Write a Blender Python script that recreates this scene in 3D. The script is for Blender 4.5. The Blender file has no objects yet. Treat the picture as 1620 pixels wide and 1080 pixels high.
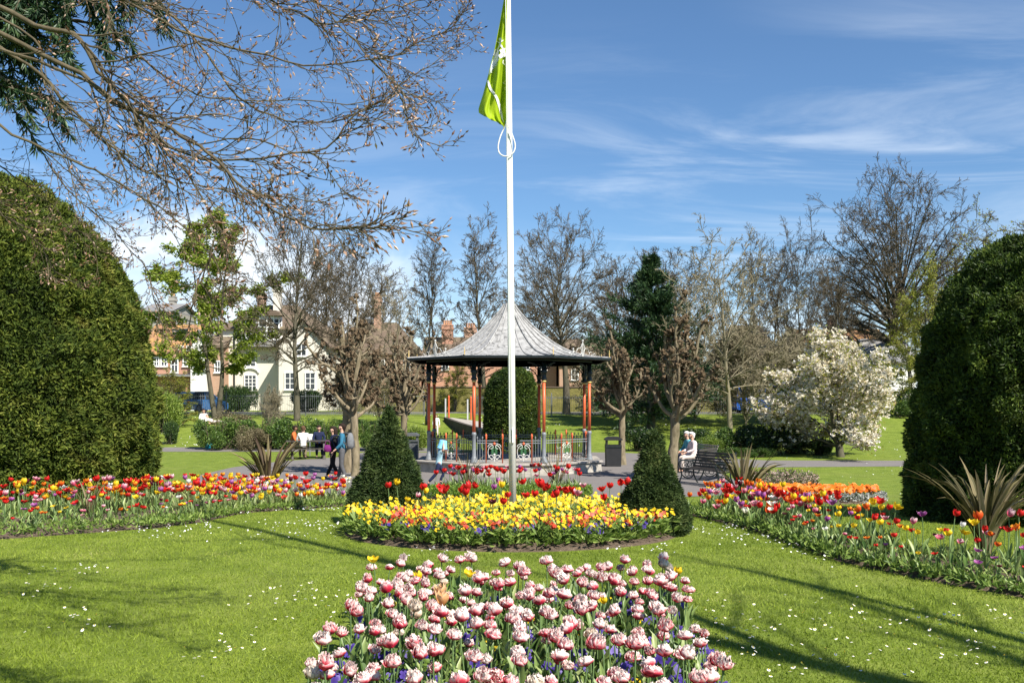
import bpy, bmesh, math, random
import numpy as np
from mathutils import Vector, Matrix

R = math.radians
PI = math.pi
rng = np.random.default_rng(11)
random.seed(11)
S = bpy.context.scene
COL = S.collection
EYE = 2.4                                  # eye height over the tarmac by the bandstand


def at(px, py, d):
    """world point that stands d metres from the eye in the direction of a spot of the photograph"""
    return np.array([(px - 810) * d / 1500.0, d, EYE + (635 - py) * d / 1500.0])


GK = np.array([(-200, .82), (-5, .82), (4, .81), (8, .79), (10.5, .76), (12.5, .71), (15, .6), (18, .4), (21, .2), (23.5, .08),
               (26, 0), (46, 0), (48, .04), (51, .22), (55, .62), (59, 1.08), (62, 1.42), (64, 1.55), (68, 1.6), (4000, 1.7)])


def gz(y):
    return np.interp(y, GK[:, 0], GK[:, 1])


# ---------------------------------------------------------------- noise
def _h(ix, iy, iz, seed):
    n = (ix * 374761393 + iy * 668265263 + iz * 2147483647 + seed * 974711) & 0xffffffff
    n = ((n ^ (n >> 13)) * 1274126177) & 0xffffffff
    return ((n ^ (n >> 16)) & 0xffff) / 65535.0


def vnoise(P, scale=1.0, seed=0):
    Q = np.asarray(P, float) * scale
    I = np.floor(Q).astype(np.int64)
    F = Q - I
    F = F * F * (3 - 2 * F)
    o = 0
    for a in (0, 1):
        for b in (0, 1):
            for c in (0, 1):
                w = (F[..., 0] if a else 1 - F[..., 0]) * (F[..., 1] if b else 1 - F[..., 1]) * (F[..., 2] if c else 1 - F[..., 2])
                o = o + w * _h(I[..., 0] + a, I[..., 1] + b, I[..., 2] + c, seed)
    return o * 2 - 1


def unit(v):
    return v / np.maximum(np.linalg.norm(v, axis=-1, keepdims=True), 1e-9)


# ---------------------------------------------------------------- mesh builder
class MB:
    def __init__(s):
        s.V, s.F, s.A, s.n = [], [], [], 0

    def add(s, V, F, v=0.5, m=0):
        V = np.asarray(V, float).reshape(-1, 3)
        for f in (F if isinstance(F, list) else [F]):
            f = np.asarray(f, np.int64)
            if f.ndim == 1:
                f = f[None, :]
            if len(f):
                s.F.append((f + s.n, np.full(len(f), m, np.int32)))
        s.V.append(V)
        s.A.append(np.broadcast_to(np.asarray(v, float), (len(V),)))
        s.n += len(V)
        return s

    def arrays(s):
        return np.concatenate(s.V), np.concatenate(s.A)

    def inst(s, o, loc, rz=0.0, sc=1.0, tilt=0.0, m=None, dv=0.0):
        V, A = o.arrays()
        M = Matrix.Rotation(rz, 3, 'Z') @ Matrix.Rotation(tilt, 3, 'X')
        V = (V * sc) @ np.array(M).T + np.asarray(loc)
        k = s.n
        s.V.append(V); s.A.append(A + dv); s.n += len(V)
        for f, mm in o.F:
            s.F.append((f + k, mm if m is None else np.full(len(f), m, np.int32)))
        return s

    def box(s, x0, x1, y0, y1, z0, z1, v=.5, m=0):
        V = [(x, y, z) for z in (z0, z1) for y in (y0, y1) for x in (x0, x1)]
        return s.add(V, [np.array([(0, 2, 3, 1), (4, 5, 7, 6), (0, 1, 5, 4), (2, 6, 7, 3), (0, 4, 6, 2), (1, 3, 7, 5)])], v, m)

    def bar(s, a, b, w, t, v=.5, m=0, up=(0, 0, 1)):
        """rectangular bar from a to b"""
        a, b = np.asarray(a, float), np.asarray(b, float)
        d = unit(b - a); u = np.asarray(up, float)
        if abs(d @ u) > .98:
            u = np.array([1., 0, 0])
        x = unit(np.cross(d, u)); z = np.cross(x, d)
        V = [p + x * i * w / 2 + z * j * t / 2 for p in (a, b) for j in (-1, 1) for i in (-1, 1)]
        return s.add(V, [np.array([(0, 1, 3, 2), (4, 6, 7, 5), (0, 4, 5, 1), (2, 3, 7, 6), (0, 2, 6, 4), (1, 5, 7, 3)])], v, m)

    def tubes(s, P, rad, sides=4, v=.5, m=0, cap=False):
        P = np.asarray(P, float); rad = np.asarray(rad, float)
        if P.ndim == 2:
            P = P[None]; rad = rad.reshape(1, -1) if rad.ndim else np.full((1, P.shape[1]), float(rad))
        B, N, _ = P.shape
        if rad.ndim == 0:
            rad = np.full((B, N), float(rad))
        if rad.shape[1] == 1:
            rad = np.repeat(rad, N, 1)
        T = unit(np.gradient(P, axis=1))
        ch = unit(P[:, -1] - P[:, 0] + 1e-6)
        ref = np.eye(3)[np.argmin(np.abs(ch), axis=1)][:, None, :]
        n = unit(np.cross(T, ref)); b = np.cross(T, n)
        a = np.linspace(0, 2 * PI, sides, endpoint=False)
        V = P[:, :, None, :] + rad[:, :, None, None] * (np.cos(a)[None, None, :, None] * n[:, :, None, :] + np.sin(a)[None, None, :, None] * b[:, :, None, :])
        idx = np.arange(B * N * sides).reshape(B, N, sides)
        q = np.stack([idx[:, :-1], np.roll(idx, -1, 2)[:, :-1], np.roll(idx, -1, 2)[:, 1:], idx[:, 1:]], -1).reshape(-1, 4)
        F = [q]
        if cap:
            F += [idx[:, 0][:, ::-1], idx[:, -1]]
        vv = np.broadcast_to(np.asarray(v, float).reshape(-1, 1) if np.ndim(v) else np.full((B, 1), v), (B, N * sides)).reshape(-1)
        return s.add(V, F, vv, m)

    def lathe(s, prof, c=(0, 0, 0), sides=16, v=.5, m=0, rot=0.0):
        prof = np.asarray(prof, float)
        a = np.linspace(0, 2 * PI, sides, endpoint=False) + rot
        V = np.stack([prof[:, None, 0] * np.cos(a), prof[:, None, 0] * np.sin(a), np.repeat(prof[:, None, 1], sides, 1)], -1) + np.asarray(c)
        idx = np.arange(len(prof) * sides).reshape(len(prof), sides)
        q = np.stack([idx[:-1], np.roll(idx, -1, 1)[:-1], np.roll(idx, -1, 1)[1:], idx[1:]], -1).reshape(-1, 4)
        return s.add(V, [q, idx[0][::-1][None], idx[-1][None]], v, m)

    def prism(s, poly, axis, t0, t1, v=.5, m=0):
        """closed outline poly [(a,b)] pushed out along an axis (0,1,2) from t0 to t1"""
        n = len(poly); V = []
        for t in (t0, t1):
            for a, b in poly:
                q = [a, b]; q.insert(axis, t); V.append(q)
        i = np.arange(n); j = (i + 1) % n
        return s.add(V, [np.stack([i, j, j + n, i + n], -1), i[::-1][None], (i + n)[None]], v, m)

    def grid(s, P, v=.5, m=0, closed=False):
        """P (n,k,3) sheet"""
        P = np.asarray(P, float); n, k, _ = P.shape
        idx = np.arange(n * k).reshape(n, k)
        if closed:
            q = np.stack([idx[:-1], idx[1:], np.roll(idx, -1, 1)[1:], np.roll(idx, -1, 1)[:-1]], -1).reshape(-1, 4)
        else:
            q = np.stack([idx[:-1, :-1], idx[1:, :-1], idx[1:, 1:], idx[:-1, 1:]], -1).reshape(-1, 4)
        return s.add(P, [q], v if np.ndim(v) == 0 else np.asarray(v).reshape(-1), m)

    def leaves(s, P, L, W, dirs=None, nrm=None, v=None, m=0, fold=.25):
        """pointed leaf quads at P"""
        P = np.asarray(P, float); N = len(P)
        if N == 0:
            return s
        L = np.broadcast_to(L, (N,))[:, None]; W = np.broadcast_to(W, (N,))[:, None]
        a = unit(rng.normal(size=(N, 3)) if dirs is None else np.asarray(dirs, float))
        n = unit(rng.normal(size=(N, 3)) if nrm is None else np.asarray(nrm, float))
        sd = unit(np.cross(a, n)); n = np.cross(sd, a)
        V = np.stack([P, P + a * L * .45 + sd * W / 2 + n * W * fold, P + a * L, P + a * L * .45 - sd * W / 2 + n * W * fold], 1)
        i = np.arange(N)[:, None] * 4
        F = np.concatenate([i + np.array([[0, 1, 2]]), i + np.array([[0, 2, 3]])])
        v = rng.random(N) if v is None else np.broadcast_to(v, (N,))
        return s.add(V, [F], np.repeat(v, 4), m)

    def sphere(s, c, r, seg=10, rings=7, v=.5, m=0):
        c = np.asarray(c, float); r = np.broadcast_to(np.asarray(r, float), (3,))
        t = np.linspace(0, PI, rings); a = np.linspace(0, 2 * PI, seg, endpoint=False)
        P = np.stack([np.sin(t)[:, None] * np.cos(a), np.sin(t)[:, None] * np.sin(a), np.repeat(-np.cos(t)[:, None], seg, 1)], -1) * r + c
        return s.grid(P[::-1], v, m, closed=True)

    def build(s, name, mats, parent=None, smooth=False, loc=None, link=True):
        me = bpy.data.meshes.new(name)
        V = np.concatenate(s.V); A = np.concatenate(s.A)
        me.vertices.add(len(V)); me.vertices.foreach_set('co', V.astype(np.float32).ravel())
        lv = np.concatenate([f.ravel() for f, _ in s.F]).astype(np.int32)
        lt = np.concatenate([np.full(len(f), f.shape[1]) for f, _ in s.F])
        ls = np.concatenate([[0], np.cumsum(lt)[:-1]]).astype(np.int32)
        me.loops.add(len(lv)); me.loops.foreach_set('vertex_index', lv)
        me.polygons.add(len(ls)); me.polygons.foreach_set('loop_start', ls)
        me.polygons.foreach_set('material_index', np.concatenate([m for _, m in s.F]).astype(np.int32))
        me.polygons.foreach_set('use_smooth', np.full(len(ls), smooth))
        at_ = me.attributes.new('v', 'FLOAT', 'POINT'); at_.data.foreach_set('value', A.astype(np.float32))
        me.update(calc_edges=True)
        for mm in (mats if isinstance(mats, (list, tuple)) else [mats]):
            me.materials.append(mm)
        o = bpy.data.objects.new(name, me)
        if link:
            COL.objects.link(o)
        if parent is not None:
            o.parent = parent
        if loc is not None:
            o.location = loc
        return o


def empty(name, loc=(0, 0, 0), rz=0.0, sc=1.0):
    o = bpy.data.objects.new(name, None)
    o.empty_display_size = .1
    COL.objects.link(o)
    o.location = loc; o.rotation_euler = (0, 0, rz); o.scale = (sc,) * 3
    return o


def tag(o, label=None, cat=None, group=None, kind=None):
    if label: o['label'] = label
    if cat: o['category'] = cat
    if group: o['group'] = group
    if kind: o['kind'] = kind
    return o


def thing(name, label, cat, loc=(0, 0, 0), rz=0.0, sc=1.0, group=None):
    return tag(empty(name, loc, rz, sc), label, cat, group)


KIDS = {}


def copy_tree(o, parent=None, known=None):
    c = o.copy(); COL.objects.link(c); c.parent = parent
    ch = KIDS.get(o.name) if known is None else None
    for k in (o.children if ch is None else ch):
        copy_tree(k, c)
    return c


# ---------------------------------------------------------------- materials
def mat(name, build):
    m = bpy.data.materials.new(name); m.use_nodes = True
    nt = m.node_tree; nt.nodes.clear()
    out = nt.nodes.new('ShaderNodeOutputMaterial')
    sh = build(nt)
    nt.links.new(sh, out.inputs['Surface'])
    return m


def nd(nt, t, **kw):
    n = nt.nodes.new(t)
    for k, v in kw.items():
        if k.startswith('i_'):
            n.inputs[k[2:].replace('_', ' ')].default_value = v
        else:
            setattr(n, k, v)
    return n


def lk(nt, a, b):
    nt.links.new(a, b)


def ramp(nt, fac, stops):
    r = nt.nodes.new('ShaderNodeValToRGB')
    while len(r.color_ramp.elements) < len(stops):
        r.color_ramp.elements.new(.5)
    for e, (p, c) in zip(r.color_ramp.elements, stops):
        e.position = p; e.color = (*c, 1)
    lk(nt, fac, r.inputs['Fac'])
    return r.outputs['Color']


def noise(nt, scale, detail=3, rough=.55, vec=None, dist=0):
    n = nd(nt, 'ShaderNodeTexNoise'); n.inputs['Scale'].default_value = scale
    n.inputs['Detail'].default_value = detail; n.inputs['Roughness'].default_value = rough
    n.inputs['Distortion'].default_value = dist
    if vec is not None:
        lk(nt, vec, n.inputs['Vector'])
    return n.outputs['Fac']


def pos(nt, sx=1, sy=1, sz=1, obj=False):
    if obj:
        g = nd(nt, 'ShaderNodeTexCoord').outputs['Object']
    else:
        g = nd(nt, 'ShaderNodeNewGeometry').outputs['Position']
    mp = nd(nt, 'ShaderNodeMapping'); mp.inputs['Scale'].default_value = (sx, sy, sz)
    lk(nt, g, mp.inputs['Vector'])
    return mp.outputs['Vector']


def attr(nt, name='v'):
    return nd(nt, 'ShaderNodeAttribute', attribute_name=name).outputs['Fac']


def math_(nt, op, a, b=None, c=None, clamp=False):
    n = nd(nt, 'ShaderNodeMath', operation=op); n.use_clamp = clamp
    for i, x in enumerate((a, b, c)):
        if x is None: continue
        if isinstance(x, (int, float)): n.inputs[i].default_value = x
        else: lk(nt, x, n.inputs[i])
    return n.outputs[0]


def mixc(nt, f, a, b, mode='MIX'):
    n = nd(nt, 'ShaderNodeMix', data_type='RGBA', blend_type=mode)
    for i, x in zip((0, 6, 7), (f, a, b)):
        if isinstance(x, (int, float)): n.inputs[i].default_value = x
        elif isinstance(x, tuple): n.inputs[i].default_value = (*x, 1)
        else: lk(nt, x, n.inputs[i])
    return n.outputs[2]


def bsdf(nt, col, rough=.7, spec=.3, metal=0, bump=None, bstr=.3, bdist=.02, coat=0):
    p = nd(nt, 'ShaderNodeBsdfPrincipled')
    if isinstance(col, tuple): p.inputs['Base Color'].default_value = (*col, 1)
    else: lk(nt, col, p.inputs['Base Color'])
    if isinstance(rough, (int, float)): p.inputs['Roughness'].default_value = rough
    else: lk(nt, rough, p.inputs['Roughness'])
    p.inputs['Specular IOR Level'].default_value = spec
    p.inputs['Metallic'].default_value = metal
    p.inputs['Coat Weight'].default_value = coat
    if bump is not None:
        b = nd(nt, 'ShaderNodeBump'); b.inputs['Strength'].default_value = bstr; b.inputs['Distance'].default_value = bdist
        lk(nt, bump, b.inputs['Height']); lk(nt, b.outputs[0], p.inputs['Normal'])
    return p.outputs[0]


def leafy(nt, col, rough=.5, tr=.35, spec=.35):
    p = bsdf(nt, col, rough, spec)
    t = nd(nt, 'ShaderNodeBsdfTranslucent')
    lk(nt, col, t.inputs['Color'])
    mx = nd(nt, 'ShaderNodeMixShader'); mx.inputs[0].default_value = tr
    lk(nt, p, mx.inputs[1]); lk(nt, t.outputs[0], mx.inputs[2])
    return mx.outputs[0]


def m_plain(name, col, rough=.6, spec=.35, var=.12, scale=6, metal=0, bstr=.15):
    """paint, stone, cloth: one colour, broken up a little"""
    def f(nt):
        n = noise(nt, scale, 5, .6, pos(nt, obj=True))
        c0 = tuple(max(0, x * (1 - var)) for x in col); c1 = tuple(min(1, x * (1 + var)) for x in col)
        return bsdf(nt, ramp(nt, n, [(.3, c0), (.7, c1)]), rough, spec, metal, n, bstr, .01)
    return mat(name, f)


def m_leaf(name, stops, rough=.5, tr=.35, rnd=.25, patch=None, spec=.35, worn=None):
    """leaf colour by the leaf's own shade, plus some change from plant to plant"""
    def f(nt):
        a = attr(nt)
        if rnd:
            r = nd(nt, 'ShaderNodeObjectInfo').outputs['Random']
            a = math_(nt, 'ADD', a, math_(nt, 'MULTIPLY', math_(nt, 'SUBTRACT', r, .5), rnd), clamp=True)
        if patch:
            n = noise(nt, patch, 2, .5, pos(nt))
            a = math_(nt, 'ADD', a, math_(nt, 'MULTIPLY', math_(nt, 'SUBTRACT', n, .5), .8), clamp=True)
        c = ramp(nt, a, stops)
        if worn:
            n = nd(nt, 'ShaderNodeMapRange', interpolation_type='SMOOTHSTEP'); lk(nt, noise(nt, 1.1, 5, .65, pos(nt), .4), n.inputs['Value'])
            n.inputs['From Min'].default_value = .54; n.inputs['From Max'].default_value = .74
            c = mixc(nt, math_(nt, 'MULTIPLY', n.outputs[0], .65), c, worn)
        return leafy(nt, c, rough, tr, spec)
    return mat(name, f)


def m_bark(name, c0, c1, c2, sc=9, bstr=.6):
    def f(nt):
        v = pos(nt, 1, 1, .3)
        n = noise(nt, sc, 6, .65, v, .4)
        n2 = noise(nt, 1.1, 2, .5, pos(nt))
        c = mixc(nt, math_(nt, 'MULTIPLY', n2, .55), ramp(nt, n, [(.3, c0), (.65, c1)]), c2)
        return bsdf(nt, c, .9, .15, bump=n, bstr=bstr, bdist=.03)
    return mat(name, f)


# ---------------------------------------------------------------- branching
def grow(p, d, L, r, n, wob=.2, lift=0.0, tip=.25, pw=1.0):
    B = len(p); P = [p]; d = unit(d); st = (L / n)[:, None]
    w = rng.normal(size=(B, 3)) * wob * .4
    lift = np.broadcast_to(np.asarray(lift, float), (B,))[:, None]
    for i in range(n):
        d = unit(d + w * .5 + rng.normal(size=(B, 3)) * wob * .6 + np.array([0, 0, 1.]) * lift)
        P.append(P[-1] + d * st)
    t = np.linspace(0, 1, n + 1)
    rad = r[:, None] * (1 - (1 - tip) * t ** pw)[None]
    return np.stack(P, 1), rad


def spawn(P, rad, k, t0, t1, a0, a1, lmul, rmul=.6, taper=.5, flat=None, lref=None):
    B, N, _ = P.shape
    t = t0 + (t1 - t0) * (np.arange(k)[None] + rng.random((B, k))) / k
    f = t * (N - 1); i = np.clip(f.astype(int), 0, N - 2); f = f - i
    bi = np.arange(B)[:, None]
    p = P[bi, i] * (1 - f)[..., None] + P[bi, i + 1] * f[..., None]
    tg = unit(P[bi, i + 1] - P[bi, i])
    r = rad[bi, i] * (1 - f) + rad[bi, i + 1] * f
    az = rng.random((B, k, 1)) * 2 * PI
    ref = unit(rng.normal(size=(B, k, 3)))
    x = unit(np.cross(tg, ref)); y = np.cross(tg, x)
    perp = np.cos(az) * x + np.sin(az) * y
    if flat is not None:
        perp = perp * np.array([1, 1, flat]); perp = unit(perp)
    an = (a0 + (a1 - a0) * rng.random((B, k, 1)))
    d = np.cos(an) * tg + np.sin(an) * perp
    Lp = np.linalg.norm(np.diff(P, axis=1), axis=2).sum(1)[:, None] if lref is None else np.asarray(lref)[:, None]
    L = Lp * lmul * (1 - taper * t) * (.65 + .7 * rng.random((B, k)))
    return p.reshape(-1, 3), d.reshape(-1, 3), L.reshape(-1), (r * rmul).reshape(-1)
# ================================================================ camera, light, sky
SUN_B, SUN_E = R(141), R(47)
cam = bpy.data.cameras.new('camera'); co = bpy.data.objects.new('camera', cam); COL.objects.link(co)
co.location = (0, 0, EYE); co.rotation_euler = (R(90), 0, 0)
cam.sensor_width = 36; cam.lens = 36 * 1500 / 1620.0; cam.shift_y = 95 / 1620.0
cam.clip_end = 6000; cam.clip_start = .05
S.camera = co
sdir = Vector((math.sin(SUN_B) * math.cos(SUN_E), math.cos(SUN_B) * math.cos(SUN_E), math.sin(SUN_E)))
sl = bpy.data.lights.new('sun', 'SUN'); sl.energy = 5.0; sl.angle = R(.55); sl.color = (1, .95, .87)
so = bpy.data.objects.new('sun', sl); COL.objects.link(so); so.location = (30, -30, 60)
so.rotation_euler = (-sdir).to_track_quat('-Z', 'Y').to_euler()

W = bpy.data.worlds.new('World'); S.world = W; W.use_nodes = True
nt = W.node_tree; nt.nodes.clear()
sky = nd(nt, 'ShaderNodeTexSky', sky_type='NISHITA'); sky.sun_disc = False
sky.sun_elevation = SUN_E; sky.sun_rotation = SUN_B; sky.altitude = 100; sky.air_density = 1.0; sky.dust_density = .35; sky.ozone_density = 2.2
tc = nd(nt, 'ShaderNodeTexCoord').outputs['Generated']
sp = nd(nt, 'ShaderNodeSeparateXYZ'); lk(nt, tc, sp.inputs[0])
den = math_(nt, 'MAXIMUM', math_(nt, 'ABSOLUTE', sp.outputs[1]), .08)
u = math_(nt, 'DIVIDE', sp.outputs[0], den); w = math_(nt, 'DIVIDE', sp.outputs[2], den)
def sky_vec(su, sw, rot=0):
    cb = nd(nt, 'ShaderNodeCombineXYZ'); lk(nt, u, cb.inputs[0]); lk(nt, w, cb.inputs[1])
    mp = nd(nt, 'ShaderNodeMapping'); mp.inputs['Rotation'].default_value = (0, 0, rot); mp.inputs['Scale'].default_value = (su, sw, 1)
    lk(nt, cb.outputs[0], mp.inputs['Vector']); return mp.outputs[0]
def smooth(x, a, b):
    n = nd(nt, 'ShaderNodeMapRange', interpolation_type='SMOOTHSTEP')
    lk(nt, x, n.inputs['Value']); n.inputs['From Min'].default_value = a; n.inputs['From Max'].default_value = b
    return n.outputs[0]
def mul(a, b): return math_(nt, 'MULTIPLY', a, b)
# cirrus: long thin streaks, mostly low and to the right
wisp = smooth(noise(nt, 1.0, 7, .62, sky_vec(2.2, 15, R(7)), 1.2), .42, .74)
band = mul(smooth(w, .02, .17), smooth(w, .42, .20))
side = smooth(u, -.22, .42)
cir = mul(mul(wisp, band), math_(nt, 'ADD', mul(side, .75), .25))
wisp2 = mul(smooth(noise(nt, 1.0, 6, .6, sky_vec(1.5, 8, R(-12)), .9), .46, .80), mul(smooth(u, .18, .45), mul(smooth(w, .0, .12), smooth(w, .52, .28))))
# low heaped cloud on the left, with a soft rounded top
puff = noise(nt, 1.0, 6, .58, sky_vec(7, 9), .3)
top = math_(nt, 'SUBTRACT', math_(nt, 'ADD', .196, mul(math_(nt, 'SUBTRACT', puff, .5), .16)), w)
heap = mul(mul(smooth(top, -.01, .055), smooth(u, -.06, -.16)), math_(nt, 'ADD', .55, mul(smooth(puff, .38, .62), .45)))
top2 = math_(nt, 'SUBTRACT', math_(nt, 'ADD', .145, mul(math_(nt, 'SUBTRACT', noise(nt, 1, 6, .6, sky_vec(4, 9), .5), .5), .3)), w)
veil = mul(smooth(top2, -.05, .15), .55)
heapr = mul(mul(smooth(math_(nt, 'SUBTRACT', math_(nt, 'ADD', .21, mul(math_(nt, 'SUBTRACT', noise(nt, 1, 6, .6, sky_vec(3, 9, R(10)), .6), .5), .26)), w), -.03, .12), smooth(u, .34, .56)), .6)
cl = math_(nt, 'MAXIMUM', math_(nt, 'MAXIMUM', mul(cir, .5), mul(wisp2, .40)), math_(nt, 'MAXIMUM', math_(nt, 'MAXIMUM', heap, heapr), veil))
cl = math_(nt, 'MINIMUM', cl, .93)
skyc = mixc(nt, 1.0, sky.outputs[0], (.80, 1.03, 1.22), 'MULTIPLY')
col = mixc(nt, cl, skyc, (9.6, 10.3, 11.0))
bg = nd(nt, 'ShaderNodeBackground'); lk(nt, col, bg.inputs[0]); bg.inputs[1].default_value = .064
wo = nd(nt, 'ShaderNodeOutputWorld'); lk(nt, bg.outputs[0], wo.inputs[0])
S.view_settings.view_transform = 'Standard'; S.view_settings.look = 'None'; S.view_settings.exposure = 0.90; S.view_settings.gamma = 1
S.render.engine = 'CYCLES'
S.cycles.max_bounces = 6; S.cycles.diffuse_bounces = 3; S.cycles.glossy_bounces = 2; S.cycles.transmission_bounces = 3
S.cycles.transparent_max_bounces = 6; S.cycles.use_denoising = True; S.cycles.caustics_reflective = False; S.cycles.caustics_refractive = False

# ================================================================ materials
M = {}
def f_lawn(nt):
    p = pos(nt)
    big = noise(nt, .35, 3, .6, p, .5); mid = noise(nt, 2.2, 4, .6, p); fine = noise(nt, 38, 4, .7, pos(nt, 1, .55, 1))
    a = math_(nt, 'ADD', math_(nt, 'MULTIPLY', mid, .5), math_(nt, 'MULTIPLY', fine, .5))
    c = ramp(nt, a, [(.32, (.075, .112, .012)), (.5, (.145, .195, .024)), (.68, (.235, .275, .050))])
    c = mixc(nt, math_(nt, 'MULTIPLY', smooth_(nt, big, .5, .75), .35), c, (.19, .21, .05))
    return bsdf(nt, c, .8, .15, bump=fine, bstr=.8, bdist=.04)
def smooth_(nt, x, a, b):
    n = nd(nt, 'ShaderNodeMapRange', interpolation_type='SMOOTHSTEP')
    lk(nt, x, n.inputs['Value']); n.inputs['From Min'].default_value = a; n.inputs['From Max'].default_value = b
    return n.outputs[0]
M['lawn'] = mat('lawn', f_lawn)
M['blade'] = m_leaf('grass_blade', [(0, (.135, .195, .016)), (.5, (.245, .320, .032)), (.85, (.335, .390, .066)), (1, (.42, .40, .15))], .55, .35, 0, .9, spec=.25)
def f_tarmac(nt):
    a = noise(nt, 60, 4, .7, pos(nt)); b = noise(nt, .6, 5, .6, pos(nt), .4)
    c = mixc(nt, b, ramp(nt, a, [(.3, (.105, .094, .088)), (.7, (.175, .158, .147))]), (.195, .178, .165))
    return bsdf(nt, c, .9, .2, bump=a, bstr=.4, bdist=.01)
M['tarmac'] = mat('tarmac', f_tarmac)
def f_soil(nt):
    a = noise(nt, 14, 6, .7, pos(nt)); b = noise(nt, 70, 3, .6, pos(nt))
    c = ramp(nt, math_(nt, 'ADD', math_(nt, 'MULTIPLY', a, .6), math_(nt, 'MULTIPLY', b, .4)), [(.3, (.055, .04, .028)), (.55, (.14, .105, .075)), (.75, (.24, .19, .145))])
    return bsdf(nt, c, .95, .1, bump=a, bstr=1, bdist=.05)
M['soil'] = mat('soil', f_soil)

# ================================================================ ground
def ysteps(y0, y1, n):
    k = [g for g in GK[:, 0] if y0 < g < y1]
    return np.unique(np.round(np.concatenate([np.linspace(y0, y1, n), k]), 4))

xs = np.concatenate([np.linspace(-3000, -120, 6), np.linspace(-100, 100, 41), np.linspace(120, 3000, 6)])
ys = np.concatenate([[-3000, -200], ysteps(-60, 100, 90), [140, 400, 1200, 3000]])
P = np.stack(np.meshgrid(xs, ys, indexing='xy'), -1)
P = np.concatenate([P, gz(P[..., 1])[..., None]], -1)
tag(MB().grid(P[::-1]).build('ground', M['lawn'], smooth=False), kind='structure')


def sheet(name, m, rows, lift=.006, cols=10):
    """ground covering between two edges: rows = [(y, x0, x1)], lying on the ground"""
    r = np.array(rows, float); yy = ysteps(r[0, 0], r[-1, 0], 60)
    x0 = np.interp(yy, r[:, 0], r[:, 1]); x1 = np.interp(yy, r[:, 0], r[:, 2])
    t = np.linspace(0, 1, cols)
    P = np.stack([x0[:, None] * (1 - t) + x1[:, None] * t, np.repeat(yy[:, None], cols, 1), np.repeat(gz(yy)[:, None] + lift, cols, 1)], -1)
    return tag(MB().grid(P[::-1]).build(name, m), kind='structure')


sheet('path', M['tarmac'], [(22.4, -2.6, 3.5), (23.2, -5.0, 5.0), (24.6, -7.5, 6.2), (27, -9.3, 6.8), (31, -10.2, 6.9), (34.5, -10.2, 7.6), (36.5, -9.8, 30), (38.2, -9.2, 30), (38.6, -9.0, 10.5), (41, -7.5, 8), (44.8, -7, 5)])
sheet('path', M['tarmac'], [(45.4, -32, -3), (46.6, -33, -2), (48.4, -33, -5)], .006)
sheet('road', M['tarmac'], [(66.5, -70, 70), (72.5, -70, 70)], .008)


def soil_strip(front, back, h=.09):
    """mounded earth between a front edge and a back edge [(x,y)]"""
    def rs(L, n=40):
        L = np.array(L, float); s = np.concatenate([[0], np.cumsum(np.linalg.norm(np.diff(L, axis=0), axis=1))])
        t = np.linspace(0, s[-1], n)
        return np.stack([np.interp(t, s, L[:, 0]), np.interp(t, s, L[:, 1])], -1)
    a, b = rs(front), rs(back)
    t = np.array([0, .03, .10, .5, .9, .97, 1])[None, :, None]
    q = a[:, None] * (1 - t) + b[:, None] * t
    hh = np.array([-.05, .02, .75, 1, .75, .02, -.05])[None] * h
    z = gz(q[..., 1]) + hh + vnoise(np.concatenate([q, q[..., :1] * 0], -1), 3, 4) * .018 * (hh > .01)
    return tag(MB().grid(np.concatenate([q, z[..., None]], -1)).build('soil', M['soil'], smooth=True), kind='structure'), a, b


def soil_round(cx, cy, rx, ry, h=.10):
    a = np.linspace(0, 2 * PI, 48, endpoint=False)
    rr = np.array([1.0, .985, .92, .6, .25, .02])
    q = np.stack([cx + rr[:, None] * rx * np.cos(a), cy + rr[:, None] * ry * np.sin(a)], -1)
    hh = np.array([-.05, .02, .7, 1, 1, 1])[:, None] * h
    z = gz(q[..., 1]) + hh + vnoise(np.concatenate([q, q[..., :1] * 0], -1), 3, 5) * .018 * (hh > .01)
    return tag(MB().grid(np.concatenate([q, z[..., None]], -1)[::-1], closed=True).build('soil', M['soil'], smooth=True), kind='structure')


def in_strip(a, b, n, mind, edge=.04):
    """scattered places between two edges, none closer than mind"""
    out = []; tries = 0
    while len(out) < n and tries < n * 60:
        tries += 1
        i = rng.random() * (len(a) - 1.001); k = int(i); f = i - k
        t = edge + (1 - 2 * edge) * rng.random()
        p = (a[k] * (1 - f) + a[k + 1] * f) * (1 - t) + (b[k] * (1 - f) + b[k + 1] * f) * t
        # keep the density even where the strip is narrow
        wd = np.linalg.norm(a[k] - b[k])
        if rng.random() > wd / 4.5: continue
        if all((p[0] - q[0]) ** 2 + (p[1] - q[1]) ** 2 > mind * mind for q in out):
            out.append((p[0], p[1], t))
    return out


def in_round(cx, cy, rx, ry, n, mind, rmin=0, keep=None):
    out = []; tries = 0
    while len(out) < n and tries < n * 60:
        tries += 1
        r = math.sqrt(rmin ** 2 + (1 - rmin ** 2) * rng.random()); a = rng.random() * 2 * PI
        x, y = cx + r * rx * math.cos(a), cy + r * ry * math.sin(a)
        if keep and not keep(x, y): continue
        if all((x - q[0]) ** 2 + (y - q[1]) ** 2 > mind * mind for q in out):
            out.append((x, y, r))
    return out


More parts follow.
